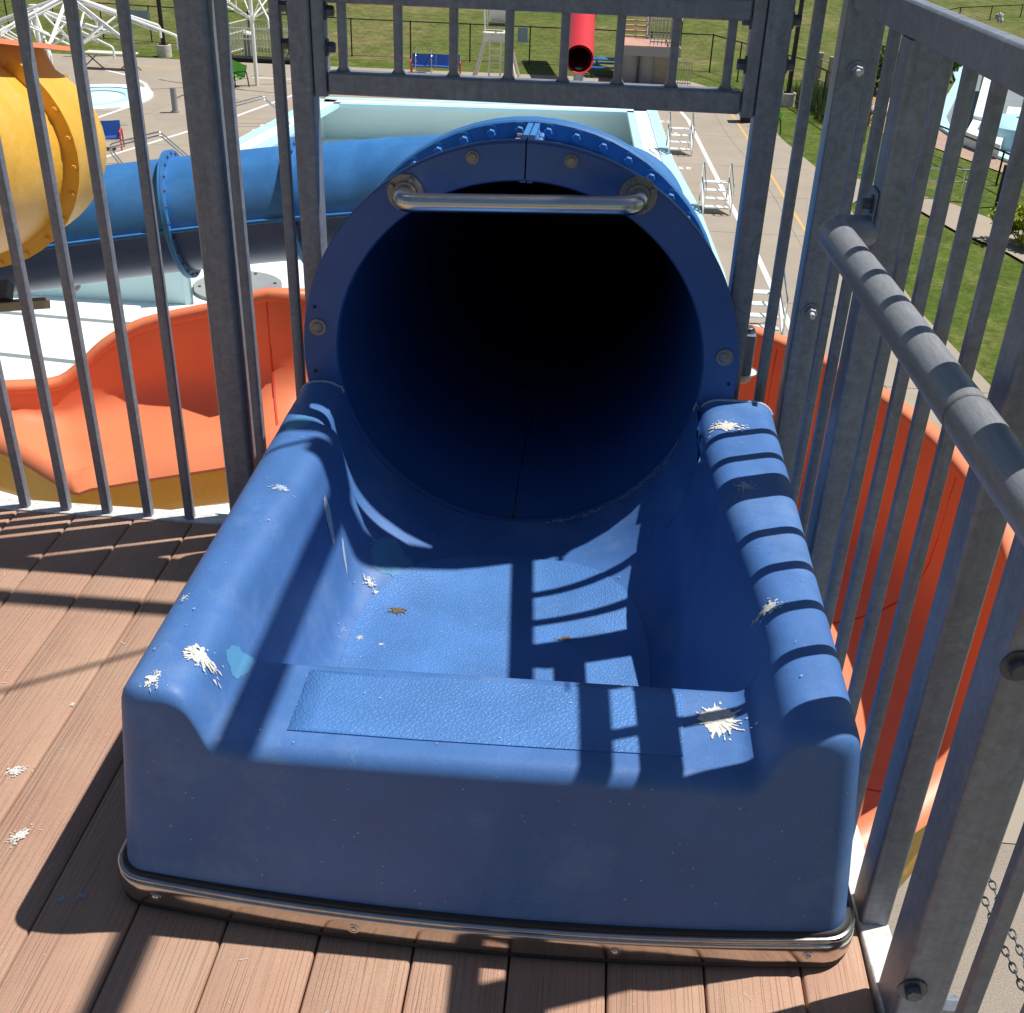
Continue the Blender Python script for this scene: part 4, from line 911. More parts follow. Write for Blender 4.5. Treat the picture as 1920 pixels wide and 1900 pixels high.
# big yellow bowl curve of the upper flume at left
yel = thing('yellow_slide_curve', 'large yellow outer shell of a slide curve with orange lip at left', 'water slide', at(0, 300, d=7))
cpts = [at(-420, 310, d=5.4), at(-280, 301, d=5.9), at(-150, 292, d=6.4), at(-52, 284, d=6.95), at(0, 277, d=7.5), at(6, 268, d=8.1), at(-34, 260, d=8.7), at(-115, 254, d=9.2)]
yp = catmull(cpts, 8); RY = .54
def yframe(i):
    t = (yp[min(i+1, len(yp)-1)]-yp[max(i-1, 0)]); t.z = 0; t.normalize(); return t, t.cross(Vector((0, 0, 1)))
for nm, mt_, rr in (('shell', 'yellow', RY), ('shell_inside', 'orange', RY-.02)):
    rws = []
    for i in range(len(yp)):
        t, sd = yframe(i); row = []
        for k in range(41):
            a = math.radians(lerp(52, -232, k/40)); bul = 1.0
            row.append(yp[i]+sd*math.cos(a)*rr*1.08+Vector((0, 0, math.sin(a)*rr*1.0)))
        top = row[0]; row = [top+sd*-.05+Vector((0, 0, .13))]+row+[row[-1]+sd*.05+Vector((0, 0, .13))]
        rws.append(row)
    MB().grid(rws).build(nm, mt_, yel, 50)
for sgn in (1, -1):
    rws = []
    for i in range(len(yp)):
        t, sd = yframe(i); a = math.radians(52); e = yp[i]+sd*sgn*(math.cos(a)*RY*1.08-.05)+Vector((0, 0, math.sin(a)*RY+.13))
        rws.append([e-sd*sgn*.04+Vector((0, 0, -.03)), e-sd*sgn*.02+Vector((0, 0, .0)), e+sd*sgn*.17+Vector((0, 0, -.005)), e+sd*sgn*.18+Vector((0, 0, -.03)), e+sd*sgn*.02+Vector((0, 0, -.012))])
    MB().grid(rws, True).build('lip', 'orange', yel, 50)
def yring(i, r1=.085):
    t, sd = yframe(i); rw = []
    for k in range(41):
        a = math.radians(lerp(52, -232, k/40)); e = sd*math.cos(a)*1.08+Vector((0, 0, math.sin(a)))
        rw.append([yp[i]+e*(RY-.005)-t*.014, yp[i]+e*(RY+r1)-t*.014, yp[i]+e*(RY+r1)+t*.014, yp[i]+e*(RY-.005)+t*.014])
    f = MB().grid(rw, True).build('ring_flange', 'yellow', yel, 40)
    for k in range(1, 20):
        a = math.radians(lerp(52, -232, k/20)); e = sd*math.cos(a)*1.08+Vector((0, 0, math.sin(a)))
        b = MB(); b.bolt(yp[i]+e*(RY+.045)-t*.014, -t, .014, .012, 1.5); b.build('bolt', 'yellow', f)
yring(20, .07); yring(44, .04)
# steel support beam under the blue tube at left
sb = thing('support_beam', 'dark steel bracket beam under the blue tube at far left', 'beam', at(0, 560, d=8.3))
MB().obox(at(-120, 582, d=8.4), at(92, 568, d=8.5), .07, .06).build('beam', 'bronze', sb)
MB().obox(at(5, 562, d=8.45), at(8, 530, d=8.5), .10, .08, (0, 1, 0)).build('clamp', 'darkbolt', sb)
# ------------------------------------------------------------------ fences
def fence(name, pts, h, label, spacing=3.0, m='black', group=None, wires=True, pr=.035):
    p0 = Vector((*pts[0], ZG)); t = thing(name, label, 'fence', p0, group)
    top = MB(); mesh = MB()
    for a, b in zip(pts, pts[1:]):
        a = Vector((*a, 0)); b = Vector((*b, 0)); L_ = (b-a).length; n = max(1, round(L_/spacing)); d = (b-a).normalized(); nn = Vector((-d.y, d.x, 0))
        za = ZG-.06
        top.obox((a.x, a.y, za+h), (b.x, b.y, za+h), .05, .05); 
        for k in range(n+1):
            q = a.lerp(b, k/n); pm_ = MB(); pm_.tube([(q.x, q.y, za-.2), (q.x, q.y, za+h+.04)], pr, 8); pm_.build('post', m, t)
        if wires:
            w = .0016; s = .34; k = -int(h/s)
            cnt = int(L_/s)+int(h/s)+2
            for j in range(-int(h/s)-1, int(L_/s)+1):
                for sg in (1, -1):
                    x0 = j*s; x1 = x0+h
                    if sg < 0: x0, x1 = x1, x0
                    def cl(xx, zz): return (xx, zz)
                    # clip to 0..L
                    za0, zb0 = 0.0, h
                    xa, xb = x0, x1
                    if min(xa, xb) > L_ or max(xa, xb) < 0: continue
                    def clipx(xa, za0, xb, zb0, X): f = (X-xa)/(xb-xa); return X, za0+(zb0-za0)*f
                    if xa < 0: xa, za0 = clipx(xa, za0, xb, zb0, 0)
                    if xb < 0: xb, zb0 = clipx(xa, za0, xb, zb0, 0)
                    if xa > L_: xa, za0 = clipx(xa, za0, xb, zb0, L_)
                    if xb > L_: xb, zb0 = clipx(xa, za0, xb, zb0, L_)
                    A = a+d*xa+Vector((0, 0, za+za0)); B = a+d*xb+Vector((0, 0, za+zb0)); e = Vector((0, 0, w*1.4))
                    mesh.poly([A-e, B-e, B+e, A+e])
            mesh.obox((a.x, a.y, za+.06), (b.x, b.y, za+.06), .02, .02)
    top.build('top_rail', m, t)
    if wires: mesh.build('mesh', m, t, 0)
    return t
fence('chain_link_fence', [(-48, 64), (-32.9, 63.1), (-13.25, 60.65), (5.36, 60.75)], 1.83, 'black chain-link fence along the foot of the grassy hill')
fence('chain_link_fence', [(5.36, 60.75), (9.0, 53.7), (10.0, 48.0), (10.4, 45.5)], 1.83, 'black chain-link fence running toward the camera beside the right lamp post', 2.6)
a_ = [tuple(G(u, v)[:2]) for u, v in ((1672, 105), (1712, 88), (1790, 70), (1960, 60))]
fence('chain_link_fence', a_, 1.83, 'black chain-link fence behind the shrub at upper right', 3.0)
a_ = [tuple(G(u, v)[:2]) for u, v in ((1735, 285), (1868, 345), (1960, 392))]
fence('chain_link_fence', a_, 1.15, 'low black mesh fence in front of the kids pool', 4.0)
# chain-link gate leaf post near the path
bp = thing('fence_post', 'stout black gate post on the grass near the lower right path', 'post', G(1868, 385)); q = G(1868, 385)
MB().tube([(q.x, q.y, ZG-.2), (q.x, q.y, ZG+1.25)], .06, 10).build('pole', 'black', bp); MB().bolt((q.x, q.y, ZG+1.25), (0, 0, 1), .07, .05, 1.0, 12, True).build('cap', 'black', bp)
# signs on the fence
for (u0, v0, u1, v1, Y, lab) in ((243, 20, 278, 42, 61.9, 'pale blue sign on the fence beside the white umbrella frames'), (970, 52, 990, 79, 60.7, 'grey sign on the fence right of the lifeguard chair'), (855, 50, 861, 70, 60.6, 'narrow grey sign on the fence left of the lifeguard chair')):
    p = at(u0, v1, y=Y-.12); q = at(u1, v0, y=Y-.12); so2 = MB().box(p.x, q.x, Y-.15, Y-.12, p.z, q.z).build('sign', 'sign', None, 0); tag(so2, lab, 'sign', 'signs on the fence')
# ------------------------------------------------------------------ lamp posts
def lamp(u, v, lab):
    q = G(u, v); t = thing('lamp_post', lab, 'lamp post', q, 'lamp posts')
    MB().tube([(q.x, q.y, ZG-.1), (q.x, q.y, ZG+.5)], .36, 20).build('concrete_base', 'rock', t, 50)
    MB().tube([(q.x, q.y, ZG+.5), (q.x, q.y, ZG+9)], [.11, .09], 12).build('pole', 'black', t)
    MB().box(q.x-.2, q.x+.2, q.y-.2, q.y+.2, ZG+.5, ZG+.54).build('base_plate', 'black', t)
lamp(1475, 196, 'black lamp post on round concrete base at the right lawn'); lamp(309, 104, 'black lamp post on round concrete base behind the umbrella frames')
# ------------------------------------------------------------------ shade umbrella frames
def umbrella():
    t = thing('umbrella_frame', '', 'umbrella', (0, 0, 0), 'bare umbrella frames')
    MB().tube([(0, 0, 0), (0, 0, 4.35)], .085, 14).build('pole', 'white', t); MB().tube([(0, 0, 2.72), (0, 0, 2.95)], .13, 14).build('lower_hub', 'white', t); MB().tube([(0, 0, 4.2), (0, 0, 4.4)], .15, 14).build('upper_hub', 'white', t)
    for k in range(8):
        a = 2*PI*k/8; c, s = math.cos(a), math.sin(a)
        r = MB(); r.tube(bend([(c*.1, s*.1, 4.28), (c*3.2, s*3.2, 3.18), (c*3.2, s*3.2, 2.80)], .16, 5), .042, 8); ro = r.build('rib', 'white', t)
        MB().tube([(c*.1, s*.1, 2.83), (c*1.75, s*1.75, 3.66)], .034, 8).build('strut', 'white', ro)
        MB().tube([(c*.1, s*.1, 4.18), (c*2.6, s*2.6, 3.30)], .022, 6).build('inner_stay', 'white', ro)
    return t
um = umbrella(); q = G(482, 161); um.location = q; um.rotation_euler = (0, 0, .5); um['label'] = 'bare white umbrella frame behind the green bench'
q = G(168, 258); copy_tree(um, q, .18, 'tall bare white umbrella frame just right of the yellow slide curve', 1.1)
q = G(100, 238); copy_tree(um, (q.x, q.y, ZG-.1), .55, 'bare white umbrella frame half hidden behind the yellow slide curve', 0.98)
# grey sleeve post
q = G(329, 211); t = thing('sleeve_post', 'short grey post on the concrete below a white umbrella rib', 'post', q)
MB().tube([(q.x, q.y, ZG), (q.x, q.y, ZG+.95)], .12, 14).build('sleeve', 'greypaint', t); MB().tube([(q.x, q.y, ZG), (q.x, q.y, ZG+.05)], .17, 14).build('foot', 'greypaint', t)
# round pale-blue splash feature at left
q = G(190, 185); t = thing('wading_pool', 'small round pale blue wading pool beside the yellow curve', 'wading pool', q)
for r0, r1, mm, z in ((2.3, 1.75, 'poolwhite', .08), (1.75, 1.2, 'poolblue', .05), (1.2, .02, 'poolwall', .02)):
    MB().grid([[(q.x-.3+r*math.cos(2*PI*k/40), q.y+r*math.sin(2*PI*k/40)*1.25, ZG+zz) for k in range(41)] for r, zz in ((r0, 0), (r0, z), (r1, z))]).build('ring', mm, t)
# ------------------------------------------------------------------ white picket enclosure with tanks
ec = [tuple(G(u, v)[:2]) for u, v in ((402, 116), (448, 88), (548, 92), (556, 118))]
ec = [(-19.6, 57.6), (-18.9, 61.2), (-15.9, 61.0), (-15.4, 58.3)]
t = thing('picket_enclosure', 'white metal picket enclosure around equipment at the lawn edge', 'fence', (*ec[0], ZG))
ring_pts = ec+[ec[0]]
for (xa, ya), (xb, yb2) in zip(ring_pts, ring_pts[1:]):
    a = Vector((xa, ya, 0)); b = Vector((xb, yb2, 0)); L_ = (b-a).length; n = int(L_/.16)
    for z in (.1, .95, 1.45): MB().obox((a.x, a.y, ZG+z), (b.x, b.y, ZG+z), .05, .05).build('rail', 'cream', t)
    for k in range(n): p = a.lerp(b, k/n); MB().box(p.x-.014, p.x+.014, p.y-.014, p.y+.014, ZG+.02, ZG+1.45).build('picket', 'cream', t)
    MB().tube([(a.x, a.y, ZG), (a.x, a.y, ZG+1.52)], .055, 8).build('post', 'cream', t); MB().bolt((a.x, a.y, ZG+1.52), (0, 0, 1), .08, .1, 1, 12, True).build('cap', 'cream', t)
t = thing('pump_tank', 'grey green pump tank inside the white picket enclosure', 'tank', (-18.3, 59.2, ZG)); MB().tube([(-18.3, 59.2, ZG), (-18.3, 59.2, ZG+1.0)], .28, 16).build('tank', 'greypaint', t); MB().bolt((-18.3, 59.2, ZG+1.0), (0, 0, 1), .26, .16, 1.05, 16, True).build('lid', 'cream', t)
struct(MB().box(-19.9, -15.1, 57.2, 58.0, ZG-.05, ZG+.16).build('kerb', 'black', None, 0))
# ------------------------------------------------------------------ benches
def bench_seat(mcol, marm, W_=1.7):
    t = thing('bench', '', 'bench', (0, 0, 0))
    for sx in (-1, 1):
        rows = []
        for j in range(11):
            s = j/10
            if s < .5: y, z = lerp(-.28, .16, s*2), .44-.03*math.sin(PI*s*2)
            else: y, z = lerp(.16, .30, (s-.5)*2), lerp(.44, .92, (s-.5)*2)
            rows.append([(lerp(.01, W_/2, k/8)*sx, y+.012*math.cos(k/8*2*PI), z-.02*math.sin(k/8*PI)) for k in range(9)])
        mb = MB(); mb.grid(rows); mb.grid([[(x, y+.02, z-.025) for x, y, z in r] for r in rows]); mb.build('seat_shell', mcol, t, 50)
    for sx in (-1, 1):
        x = sx*(W_/2+.03); MB().tube(bend([(x, -.30, 0), (x, -.30, .66), (x, .26, .66), (x, .34, 0)], .1, 5), .028, 8).build('arm', marm, t)
    MB().obox((-W_/2, 0, .36), (W_/2, 0, .36), .05, .05).build('stretcher', marm, t)
    return t
b1 = bench_seat('green', 'black'); q = G(440, 158); b1.location = q; b1.rotation_euler = (0, 0, math.radians(-52)); b1['label'] = 'lime green two-seat bench with black arms on the concrete'
b2 = bench_seat('bench', 'redarm', 2.3); q = G(817, 141); b2.location = q; b2.rotation_euler = (0, 0, .08); b2['label'] = 'blue bench with red arms by the far lawn behind the pool steps'
q = G(165, 280); copy_tree(b2, q, math.radians(15), 'blue bench with red arm beside the yellow slide curve')
q = G(1437, 245); copy_tree(b1, q, math.radians(-80), 'dark green bench at the lawn edge right of the gate panel post', .95)
# dark bin beside it
q = G(1400, 228); t = thing('litter_bin', 'dark square litter bin on the walk beside the lawn', 'bin', q)
MB().rpost(q.x-.28, q.x+.28, q.y-.28, q.y+.28, ZG+.04, ZG+.95, .04).build('body', 'black', t); MB().box(q.x-.32, q.x+.32, q.y-.32, q.y+.32, ZG+.95, ZG+1.02, .02).build('lid', 'black', t)
# ------------------------------------------------------------------ lifeguard chair
q = G(930, 148); t = thing('lifeguard_chair', 'tall cream lifeguard chair with ladder at the far side of the pool', 'lifeguard chair', q)
def L3(x, y, z): return (q.x+x, q.y+y, ZG+z)
for sx, sy in ((-1, -1), (1, -1), (-1, 1), (1, 1)): MB().obox(L3(sx*1.05, sy*.9, 0), L3(sx*.48, sy*.5, 2.05), .10, .10).build('leg', 'cream', t)
MB().box(q.x-.62, q.x+.62, q.y-.62, q.y+.55, ZG+2.0, ZG+2.12).build('platform', 'cream', t); MB().box(q.x-.58, q.x+.58, q.y-.64, q.y-.58, ZG+1.75, ZG+2.0).build('apron', 'cream', t)
MB().box(q.x-.4, q.x+.4, q.y-.05, q.y+.45, ZG+2.35, ZG+2.45).build('seat', 'black', t); MB().box(q.x-.42, q.x+.42, q.y+.40, q.y+.48, ZG+2.5, ZG+3.2).build('backrest', 'cream', t)
for sx in (-1, 1): MB().obox(L3(sx*.27, -.85, 0), L3(sx*.27, -.6, 2.05), .08, .06).build('ladder_rail', 'cream', t)
for k in range(6): MB().obox(L3(-.27, -.84+.04*k, .22+.31*k), L3(.27, -.84+.04*k, .22+.31*k), .05, .05).build('rung', 'cream', t)
for sx in (-1, 1): MB().tube(bend([L3(sx*.52, -.5, 2.1), L3(sx*.58, -.45, 3.3), L3(sx*.52, .45, 3.3), L3(sx*.5, .45, 2.3)], .12, 5), .03, 8).build('arm_rail', 'white', t)
# ------------------------------------------------------------------ movable pool steps
def pool_steps():
    t = thing('pool_steps', '', 'pool steps', (0, 0, 0), 'white pool steps with rails')
    for k in range(4): MB().box(-.36, .36, -.35+.26*k, -.10+.26*k, .16+.19*k, .21+.19*k, .01).build('tread', 'white', t)
    for sx in (-1, 1):
        x = sx*.42
        MB().tube(bend([(x, -.48, 0), (x, -.42, .95), (x, .55, 1.42), (x, .72, 0)], .18, 6), .024, 8).build('handrail', 'silver', t); MB().tube([(x, -.46, .5), (x, .62, .9)], .02, 8).build('mid_rail', 'silver', t)
        MB().obox((x, -.40, .12), (x, .68, .88), .04, .10).build('stringer', 'white', t)
    return t
ps = pool_steps(); q = G(1273, 287); ps.location = q; ps.rotation_euler = (0, 0, .05); ps['label'] = 'white pool steps with steel rails, farthest set on the right walk'
copy_tree(ps, G(1340, 396), .05, 'white pool steps with steel rails, middle set on the right walk'); copy_tree(ps, G(1425, 622), .05, 'white pool steps with steel rails beside the orange flume rim'); copy_tree(ps, G(795, 139), .1, 'white pool steps with rails in front of the far blue bench', .9)
# silver grab rails on the left side
def grab(u, v, rot, lab, w=1.9):
    q = G(u, v); t = thing('ladder_rail', lab, 'grab rail', q, 'steel pool grab rails')
    for dy in (0, .55):
        P = [(-w*.55, dy, 0), (-w*.75, dy, .62), (w*.15, dy, 1.0), (w*.62, dy, .1), (w*.62, dy, -.2)]
        c, s = math.cos(rot), math.sin(rot); MB().tube(bend([(q.x+x*c-y*s, q.y+x*s+y*c, ZG+z) for x, y, z in P], .16, 6), .026, 10).build('rail', 'silver', t)
grab(485, 237, .35, 'paired steel grab rails at the left pool edge behind the posts'); grab(290, 312, .35, 'paired steel grab rails behind the blue tube ring')
q = G(215, 130); t = thing('cream_table', 'low cream table with crossed legs under the umbrella frames', 'table', q)
MB().box(q.x-1.3, q.x+1.1, q.y-.3, q.y+.4, ZG+.68, ZG+.74).build('top', 'cream', t)
for x in (-1.0, .8):
    for s in (-1, 1): MB().obox((q.x+x-.5*s, q.y, ZG), (q.x+x+.3*s, q.y, ZG+.68), .05, .05).build('leg', 'bronze', t)
# ------------------------------------------------------------------ red slide and its stair tower
t = thing('red_tube_slide', 'straight red tube slide with open end on a grey post', 'water slide', at(1087, 110, d=52))
e0 = at(1086, 112, d=52); e1 = at(1092, 20, d=58); e2 = at(1102, -80, d=64)
for r, m_ in ((.62, 'red'), (.54, 'reddark')): MB().tube([e0, e1, e2], r, 28, False).build('tube' if m_ == 'red' else 'tube_inside', m_, t, 60)
dv = (e1-e0).normalized(); MB().grid([[e0-dv*dd+(RT*math.cos(2*PI*k/28)+DN*math.sin(2*PI*k/28))*r for k in range(29)] for r, dd in ((.54, 0), (.545, .03), (.615, .03), (.622, 0))]).build('end_rim', 'red', t, 60)
MB().tube([e1-dv*.12, e1+dv*.12], .68, 28).build('collar', 'red', t, 60)
MB().tube([(e0.x, e0.y+.6, ZG), (e0.x, e0.y+.6, e0.z-.4)], .22, 16).build('support_post', 'greypaint', t)
q = G(1205, 158); t = thing('stair_tower', 'grey stair tower with reddish treads beside the red tube slide', 'stair tower', q)
zp = at(1215, 82, y=q.y).z; x0 = at(1160, 82, y=q.y).x; x1 = at(1277, 82, y=q.y).x
MB().box(x0, x1, q.y-.5, q.y+2.2, zp-.5, zp-.1).build('landing_beam', 'greypaint', t)
for k in range(9): MB().box(x0+.05, x1-.05, q.y-.5+.3*k, q.y-.5+.3*k+.28, zp-.1, zp-.05).build('deck_board', 'pinkwood', t)
for x in (lerp(x0, x1, .22), lerp(x0, x1, .48)): MB().tube([(x, q.y+.4, ZG-.1), (x, q.y+.4, zp-.5)], .38, 20).build('column', 'greypaint', t)
MB().box(lerp(x0, x1, .6), lerp(x0, x1, .92), q.y+.3, q.y+1.9, ZG, zp-.5).build('panel_wall', 'wood', t)
sx0 = at(1168, 40, y=q.y+4).x; sx1 = at(1213, 40, y=q.y+4).x
for k in range(16): MB().box(sx0, sx1, q.y+2.2+.28*k, q.y+2.2+.28*k+.26, zp-.02+.2*k, zp+.05+.2*k).build('tread', 'pinkwood', t)
for x in (sx0-.06, sx1+.06):
    MB().obox((x, q.y+2.2, zp-.1), (x, q.y+6.7, zp+3.1), .1, .28).build('stringer', 'greypaint', t); MB().tube([(x, q.y+2.2, zp+1.05), (x, q.y+6.7, zp+4.2)], .04, 8).build('handrail', 'silver', t)
    for k in range(8): MB().tube([(x, q.y+2.2+.6*k, zp+.43*k), (x, q.y+2.2+.6*k, zp+1.05+.43*k)], .03, 6).build('baluster', 'greypaint', t)
for xa, ya, xb, yb2 in ((sx1+.1, q.y-.45, x1-.05, q.y-.45), (x1-.05, q.y-.45, x1-.05, q.y+2.1), (sx1+.1, q.y+2.1, x1-.05, q.y+2.1)):
    for z in (.15, 1.1): MB().obox((xa, ya, zp+z), (xb, yb2, zp+z), .05, .05).build('guard_rail', 'greypaint', t)
    for k in range(9): MB().obox((lerp(xa, xb, k/8), lerp(ya, yb2, k/8), zp), (lerp(xa, xb, k/8), lerp(ya, yb2, k/8), zp+1.1), .035, .035).build('baluster', 'greypaint', t)
q = G(1268, 160); t = thing('crowd_barrier', 'small grey steel barrier right of the stair tower', 'barrier', q)
for z in (.1, 1.05): MB().obox((q.x-.55, q.y, ZG+z), (q.x+.65, q.y, ZG+z), .04, .04).build('rail', 'greypaint', t)
for k in range(11): MB().obox((q.x-.55+.12*k, q.y, ZG), (q.x-.55+.12*k, q.y, ZG+1.05), .025, .025).build('bar', 'greypaint', t)
# bulkhead / dark low box along the far coping
def picnic(u, v, lab):
    q = G(u, v); t = thing('picnic_table', lab, 'picnic table', q, 'blue picnic tables')
    MB().box(q.x-.9, q.x+.9, q.y-.38, q.y+.38, ZG+.74, ZG+.80).build('top', 'teal', t)
    for s in (-1, 1): MB().box(q.x-.9, q.x+.9, q.y+s*.72-.14, q.y+s*.72+.14, ZG+.44, ZG+.49).build('seat', 'teal', t)
    for x in (-.6, .6):
        MB().box(q.x+x-.03, q.x+x+.03, q.y-.72, q.y+.72, ZG+.38, ZG+.44).build('cross_bar', 'teal', t); MB().box(q.x+x-.05, q.x+x+.05, q.y-.05, q.y+.05, ZG, ZG+.74).build('leg', 'teal', t)
picnic(1140, 142, 'blue picnic table behind the red slide end'); picnic(1198, 141, 'blue picnic table under the stair tower')
q = G(930, 196); t = thing('starting_block_wall', 'low cream wall along the far end of the pool', 'wall', q); 
MB().box(-9.8, -4.6, 51.0, 51.25, ZG, ZG+.5, .02).build('wall', 'cream', t); MB().box(-3.9, -1.2, 51.1, 51.35, ZG, ZG+.5, .02).build('wall', 'cream', t); MB().box(-.9, 1.2, 51.2, 51.45, ZG, ZG+.55, .02).build('wall', 'black', t)
# ------------------------------------------------------------------ right side: shrubs, rocks, rope posts, play features
def shrub(u, v, rx, rz, n, m_, lab, name='shrub', ls=.11, grp='garden shrubs'):
    q = G(u, v); t = thing(name, lab, 'shrub', q, grp); mb = MB(); stem = MB()
    lobes = [(random.uniform(-.5, .5)*rx, random.uniform(-.5, .5)*rx, random.uniform(.35, .8)*rz, random.uniform(.4, .75)) for _ in range(9)]
    for _ in range(n):
        lx, ly, lz, lr = random.choice(lobes); d = Vector((random.gauss(0, 1), random.gauss(0, 1), random.gauss(0, 1))).normalized()*random.uniform(.55, 1.05)*lr
        c = Vector((q.x+lx+d.x*rx*.7, q.y+ly+d.y*rx*.7, ZG+max(.03, lz+d.z*rz*.55))); a = Vector((random.gauss(0, 1), random.gauss(0, 1), random.gauss(0, .7))).normalized(); b = a.orthogonal().normalized(); s = ls*random.uniform(.6, 1.3)
        b = (b*math.cos(random.random()*6)+a.cross(b)*math.sin(random.random()*6)).normalized()
        mb.add([c-a*s, c+b*s*.45, c+a*s, c-b*s*.45], [(0, 1, 2, 3)])
    for k in range(6):
        a = k*1.05; stem.tube([(q.x, q.y, ZG-.05), (q.x+math.cos(a)*rx*.5, q.y+math.sin(a)*rx*.5, ZG+rz*.6)], [.03, .01], 6)
    mb.build('crown', m_, t, 0); stem.build('stem', 'wood', t)
shrub(1662, 172, 1.5, 1.9, 3200, 'leaf', 'large rounded green shrub left of the kids pool', ls=.13)
shrub(1778, 150, .9, 2.2, 1800, 'leaf', 'narrow green shrub at the edge of the kids pool', ls=.12)
shrub(1915, 462, 1.0, .95, 1800, 'leafy', 'golden green shrub at the right picture edge', ls=.10)
for u, v, rx, rz, lab in ((1548, 205, 1.3, 1.1, 'tall grass clump behind the right lamp post fence'), (1580, 225, 1.2, 1.0, 'tall grass clump beside the corner post'), (1520, 190, 1.0, .9, 'tall grass clump nearest the lamp post')):
    q = G(u, v); t = thing('grass_clump', lab, 'grass clump', q, 'tall grass clumps'); mb = MB()
    for _ in range(700):
        a = random.uniform(0, 6.28); r = rx*math.sqrt(random.random()); x = q.x+r*math.cos(a); y = q.y+r*math.sin(a); h = rz*random.uniform(.5, 1.1); lx = random.gauss(0, .25); ly = random.gauss(0, .25); b = random.uniform(0, 6.28); w = .02
        mb.add([(x-w*math.cos(b), y-w*math.sin(b), ZG-.06), (x+w*math.cos(b), y+w*math.sin(b), ZG-.06), (x+lx, y+ly, ZG+h)], [(0, 1, 2)])
    mb.build('blades', 'leafg', t, 0)
for u, v, lab in ((1527, 172, 'weathered rope fence post nearest the lamp post'), (1551, 181, 'weathered rope fence post nearer the corner post')):
    q = G(u, v); t = thing('rope_post', lab, 'post', q, 'rope fence posts'); MB().rpost(q.x-.16, q.x+.16, q.y-.16, q.y+.16, ZG-.1, ZG+1.75, .05).build('post', 'wood', t)
    for z in (.6, 1.1, 1.5): MB().tube([(q.x, q.y-.16, ZG+z), (q.x+.8, q.y-.3, ZG+z-.25), (q.x+1.5, q.y-.4, ZG+z-.1)], .035, 6).build('rope', 'wood', t)
def rock(u, v, s, lab, m_='rock'):
    q = G(u, v); bm = bmesh.new(); bmesh.ops.create_icosphere(bm, subdivisions=3, radius=1); sd_ = random.uniform(0, 9)
    from mathutils import noise
    for w in bm.verts:
        k = 1+.35*noise.noise(w.co*1.3+Vector((sd_, 0, 0)))+.12*noise.noise(w.co*4+Vector((0, sd_, 0))); w.co = Vector((w.co.x*s[0]*k, w.co.y*s[1]*k, w.co.z*s[2]*k))+Vector((q.x, q.y, ZG+s[2]*.3))
    mb = MB(); bm.verts.index_update(); mb.add([w.co[:] for w in bm.verts], [[w.index for w in f.verts] for f in bm.faces]); bm.free(); tag(mb.build('boulder', m_, None, 60), lab, 'rock', 'garden boulders')
rock(1672, 211, (1.1, .7, .28), 'flat pale boulder in the mulch left of the kids pool'); rock(1705, 176, (.7, .5, .3), 'small pale boulder under the large shrub'); rock(1593, 198, (.9, .5, .35), 'pale boulder behind the corner post')
# kids pool features
q = G(1820, 285); t = thing('play_ramp', 'white ramp slide structure in the kids pool', 'play structure', q)
def ramp(pts, z0, z1, name, m_='poolwhite'):
    n = len(pts); mb = MB(); vs = [(x, y, z0) for x, y in pts]+[(x, y, zz) for (x, y), zz in zip(pts, z1)]; mb.add(vs, [tuple(range(n, 2*n))]+[(i, (i+1) % n, n+(i+1) % n, n+i) for i in range(n)]); return mb.build(name, m_, t, 0)
A = lambda *uv: [tuple(G(u, v)[:2]) for u, v in uv]
ramp(A((1806, 272), (1870, 298), (1885, 255), (1822, 238)), ZG, [ZG+.5, ZG+.5, ZG+.35, ZG+.35], 'platform'); ramp(A((1820, 240), (1842, 245), (1852, 185), (1838, 180)), ZG, [ZG+.5, ZG+.5, ZG+1.5, ZG+1.5], 'ramp')
ramp(A((1838, 182), (1872, 184), (1873, 172), (1836, 171)), ZG, [ZG+1.5]*4, 'bridge'); ramp(A((1846, 215), (1866, 218), (1867, 211), (1847, 209)), ZG, [ZG+.6]*4, 'step'); ramp(A((1880, 240), (1912, 246), (1915, 225), (1885, 222)), ZG, [ZG+.5]*4, 'block')
q = G(1908, 270); t2 = thing('splash_dome', 'pale blue round splash feature at the right edge of the kids pool', 'play structure', q)
MB().grid([[(q.x+r*math.cos(2*PI*k/32), q.y+r*math.sin(2*PI*k/32), ZG+z) for k in range(33)] for r, z in ((1.6, 0), (1.6, .5), (1.5, .75), (1.1, .95), (.02, 1.05))]).build('dome', 'poolblue', t2); MB().tube([(q.x, q.y, ZG+1), (q.x, q.y, ZG+1.5)], .12, 10).build('nozzle', 'galv', t2)
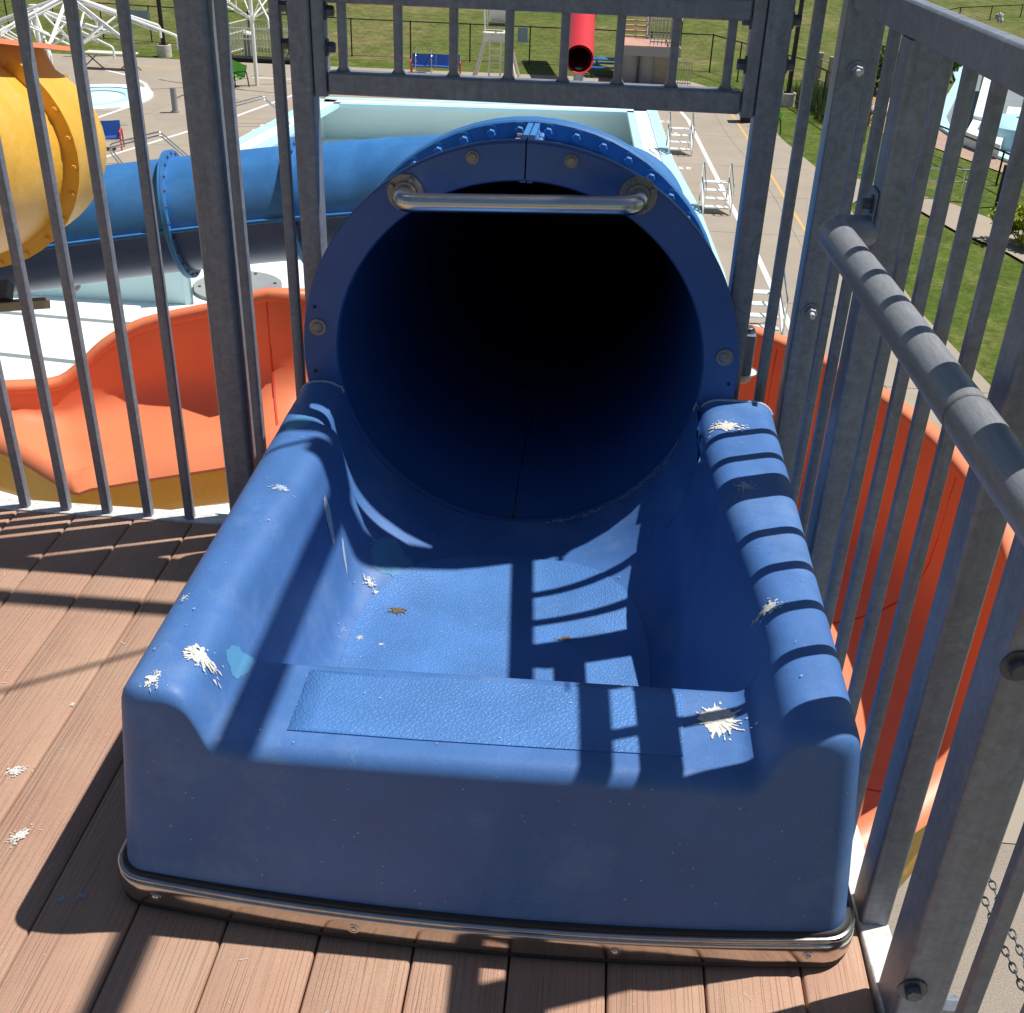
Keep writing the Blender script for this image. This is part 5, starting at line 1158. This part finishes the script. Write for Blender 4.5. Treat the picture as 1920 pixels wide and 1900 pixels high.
q = G(1838, 178); t3 = thing('water_spout', 'dark round spout at the top of the white ramp', 'spout', (q.x, q.y, ZG+1.5)); MB().bolt((q.x, q.y, ZG+1.5), (0, 0, 1), .35, .4, 1.0, 16, True).build('head', 'kidfloor', t3); MB().tube([(q.x, q.y, ZG+.2), (q.x, q.y, ZG+1.55)], .1, 10).build('stem', 'galv', t3)
# bent pipe rails on the lawn
for (u, v), lab, w in (((1660, 325), 'bent steel pipe rail on the grass beside the corner post', 1.3), ((1765, 372), 'bent steel pipe rail on the grass below the kids pool', 2.0)):
    q = G(u, v); t = thing('pipe_rail', lab, 'rail', q, 'steel path rails')
    for z in (.55, .95): MB().tube([(q.x-w/2, q.y, ZG+z), (q.x+w/2, q.y, ZG+z)], .028, 8).build('rail', 'silver', t)
    for sx in (-1, 1): MB().tube(bend([(q.x+sx*w/2, q.y, ZG+.55), (q.x+sx*(w/2+.22), q.y, ZG+.75), (q.x+sx*w/2, q.y, ZG+.95)], .12, 5), .028, 8).build('rail_end', 'silver', t)
    for sx in (-.3, .3): MB().tube([(q.x+sx*w, q.y, ZG), (q.x+sx*w, q.y, ZG+.95)], .028, 8).build('post', 'silver', t)
# ------------------------------------------------------------------ hanging chains lower right
lk = MB(); R1, r1 = .0125, .0022
pth = []
for k in range(20):
    a = 2*PI*k/20; pth.append((R1*.62*math.cos(a), 0, R1*1.15*math.sin(a)))
lk.tube(pth, r1, 6, closed=True); lkm = lk.data('link', 60); lkm.materials.append(MT['darkbolt'])
for (ua, va), (ub, vb), lab in (((1836, 1660), (1935, 1890), 'thin steel chain hanging in front of the concrete, left strand'), ((1850, 1630), (1945, 1850), 'thin steel chain hanging in front of the concrete, right strand')):
    pa = at(ua, va, d=3.3); pb = at(ub, vb, d=3.1); t = thing('chain', lab, 'chain', pa, 'hanging chains'); L_ = (pb-pa).length; n = int(L_/.024); d = (pb-pa).normalized()
    for k in range(n):
        o = link('link', lkm, t); rot = d.to_track_quat('Z', 'Y').to_matrix().to_4x4() @ Matrix.Rotation((k % 2)*PI/2+.5, 4, 'Z')
        sag = -.10*math.sin(PI*k/n)*L_*.3
        o.matrix_basis = Matrix.Translation(pa+d*(k*.024)+Vector((0, 0, sag))) @ rot
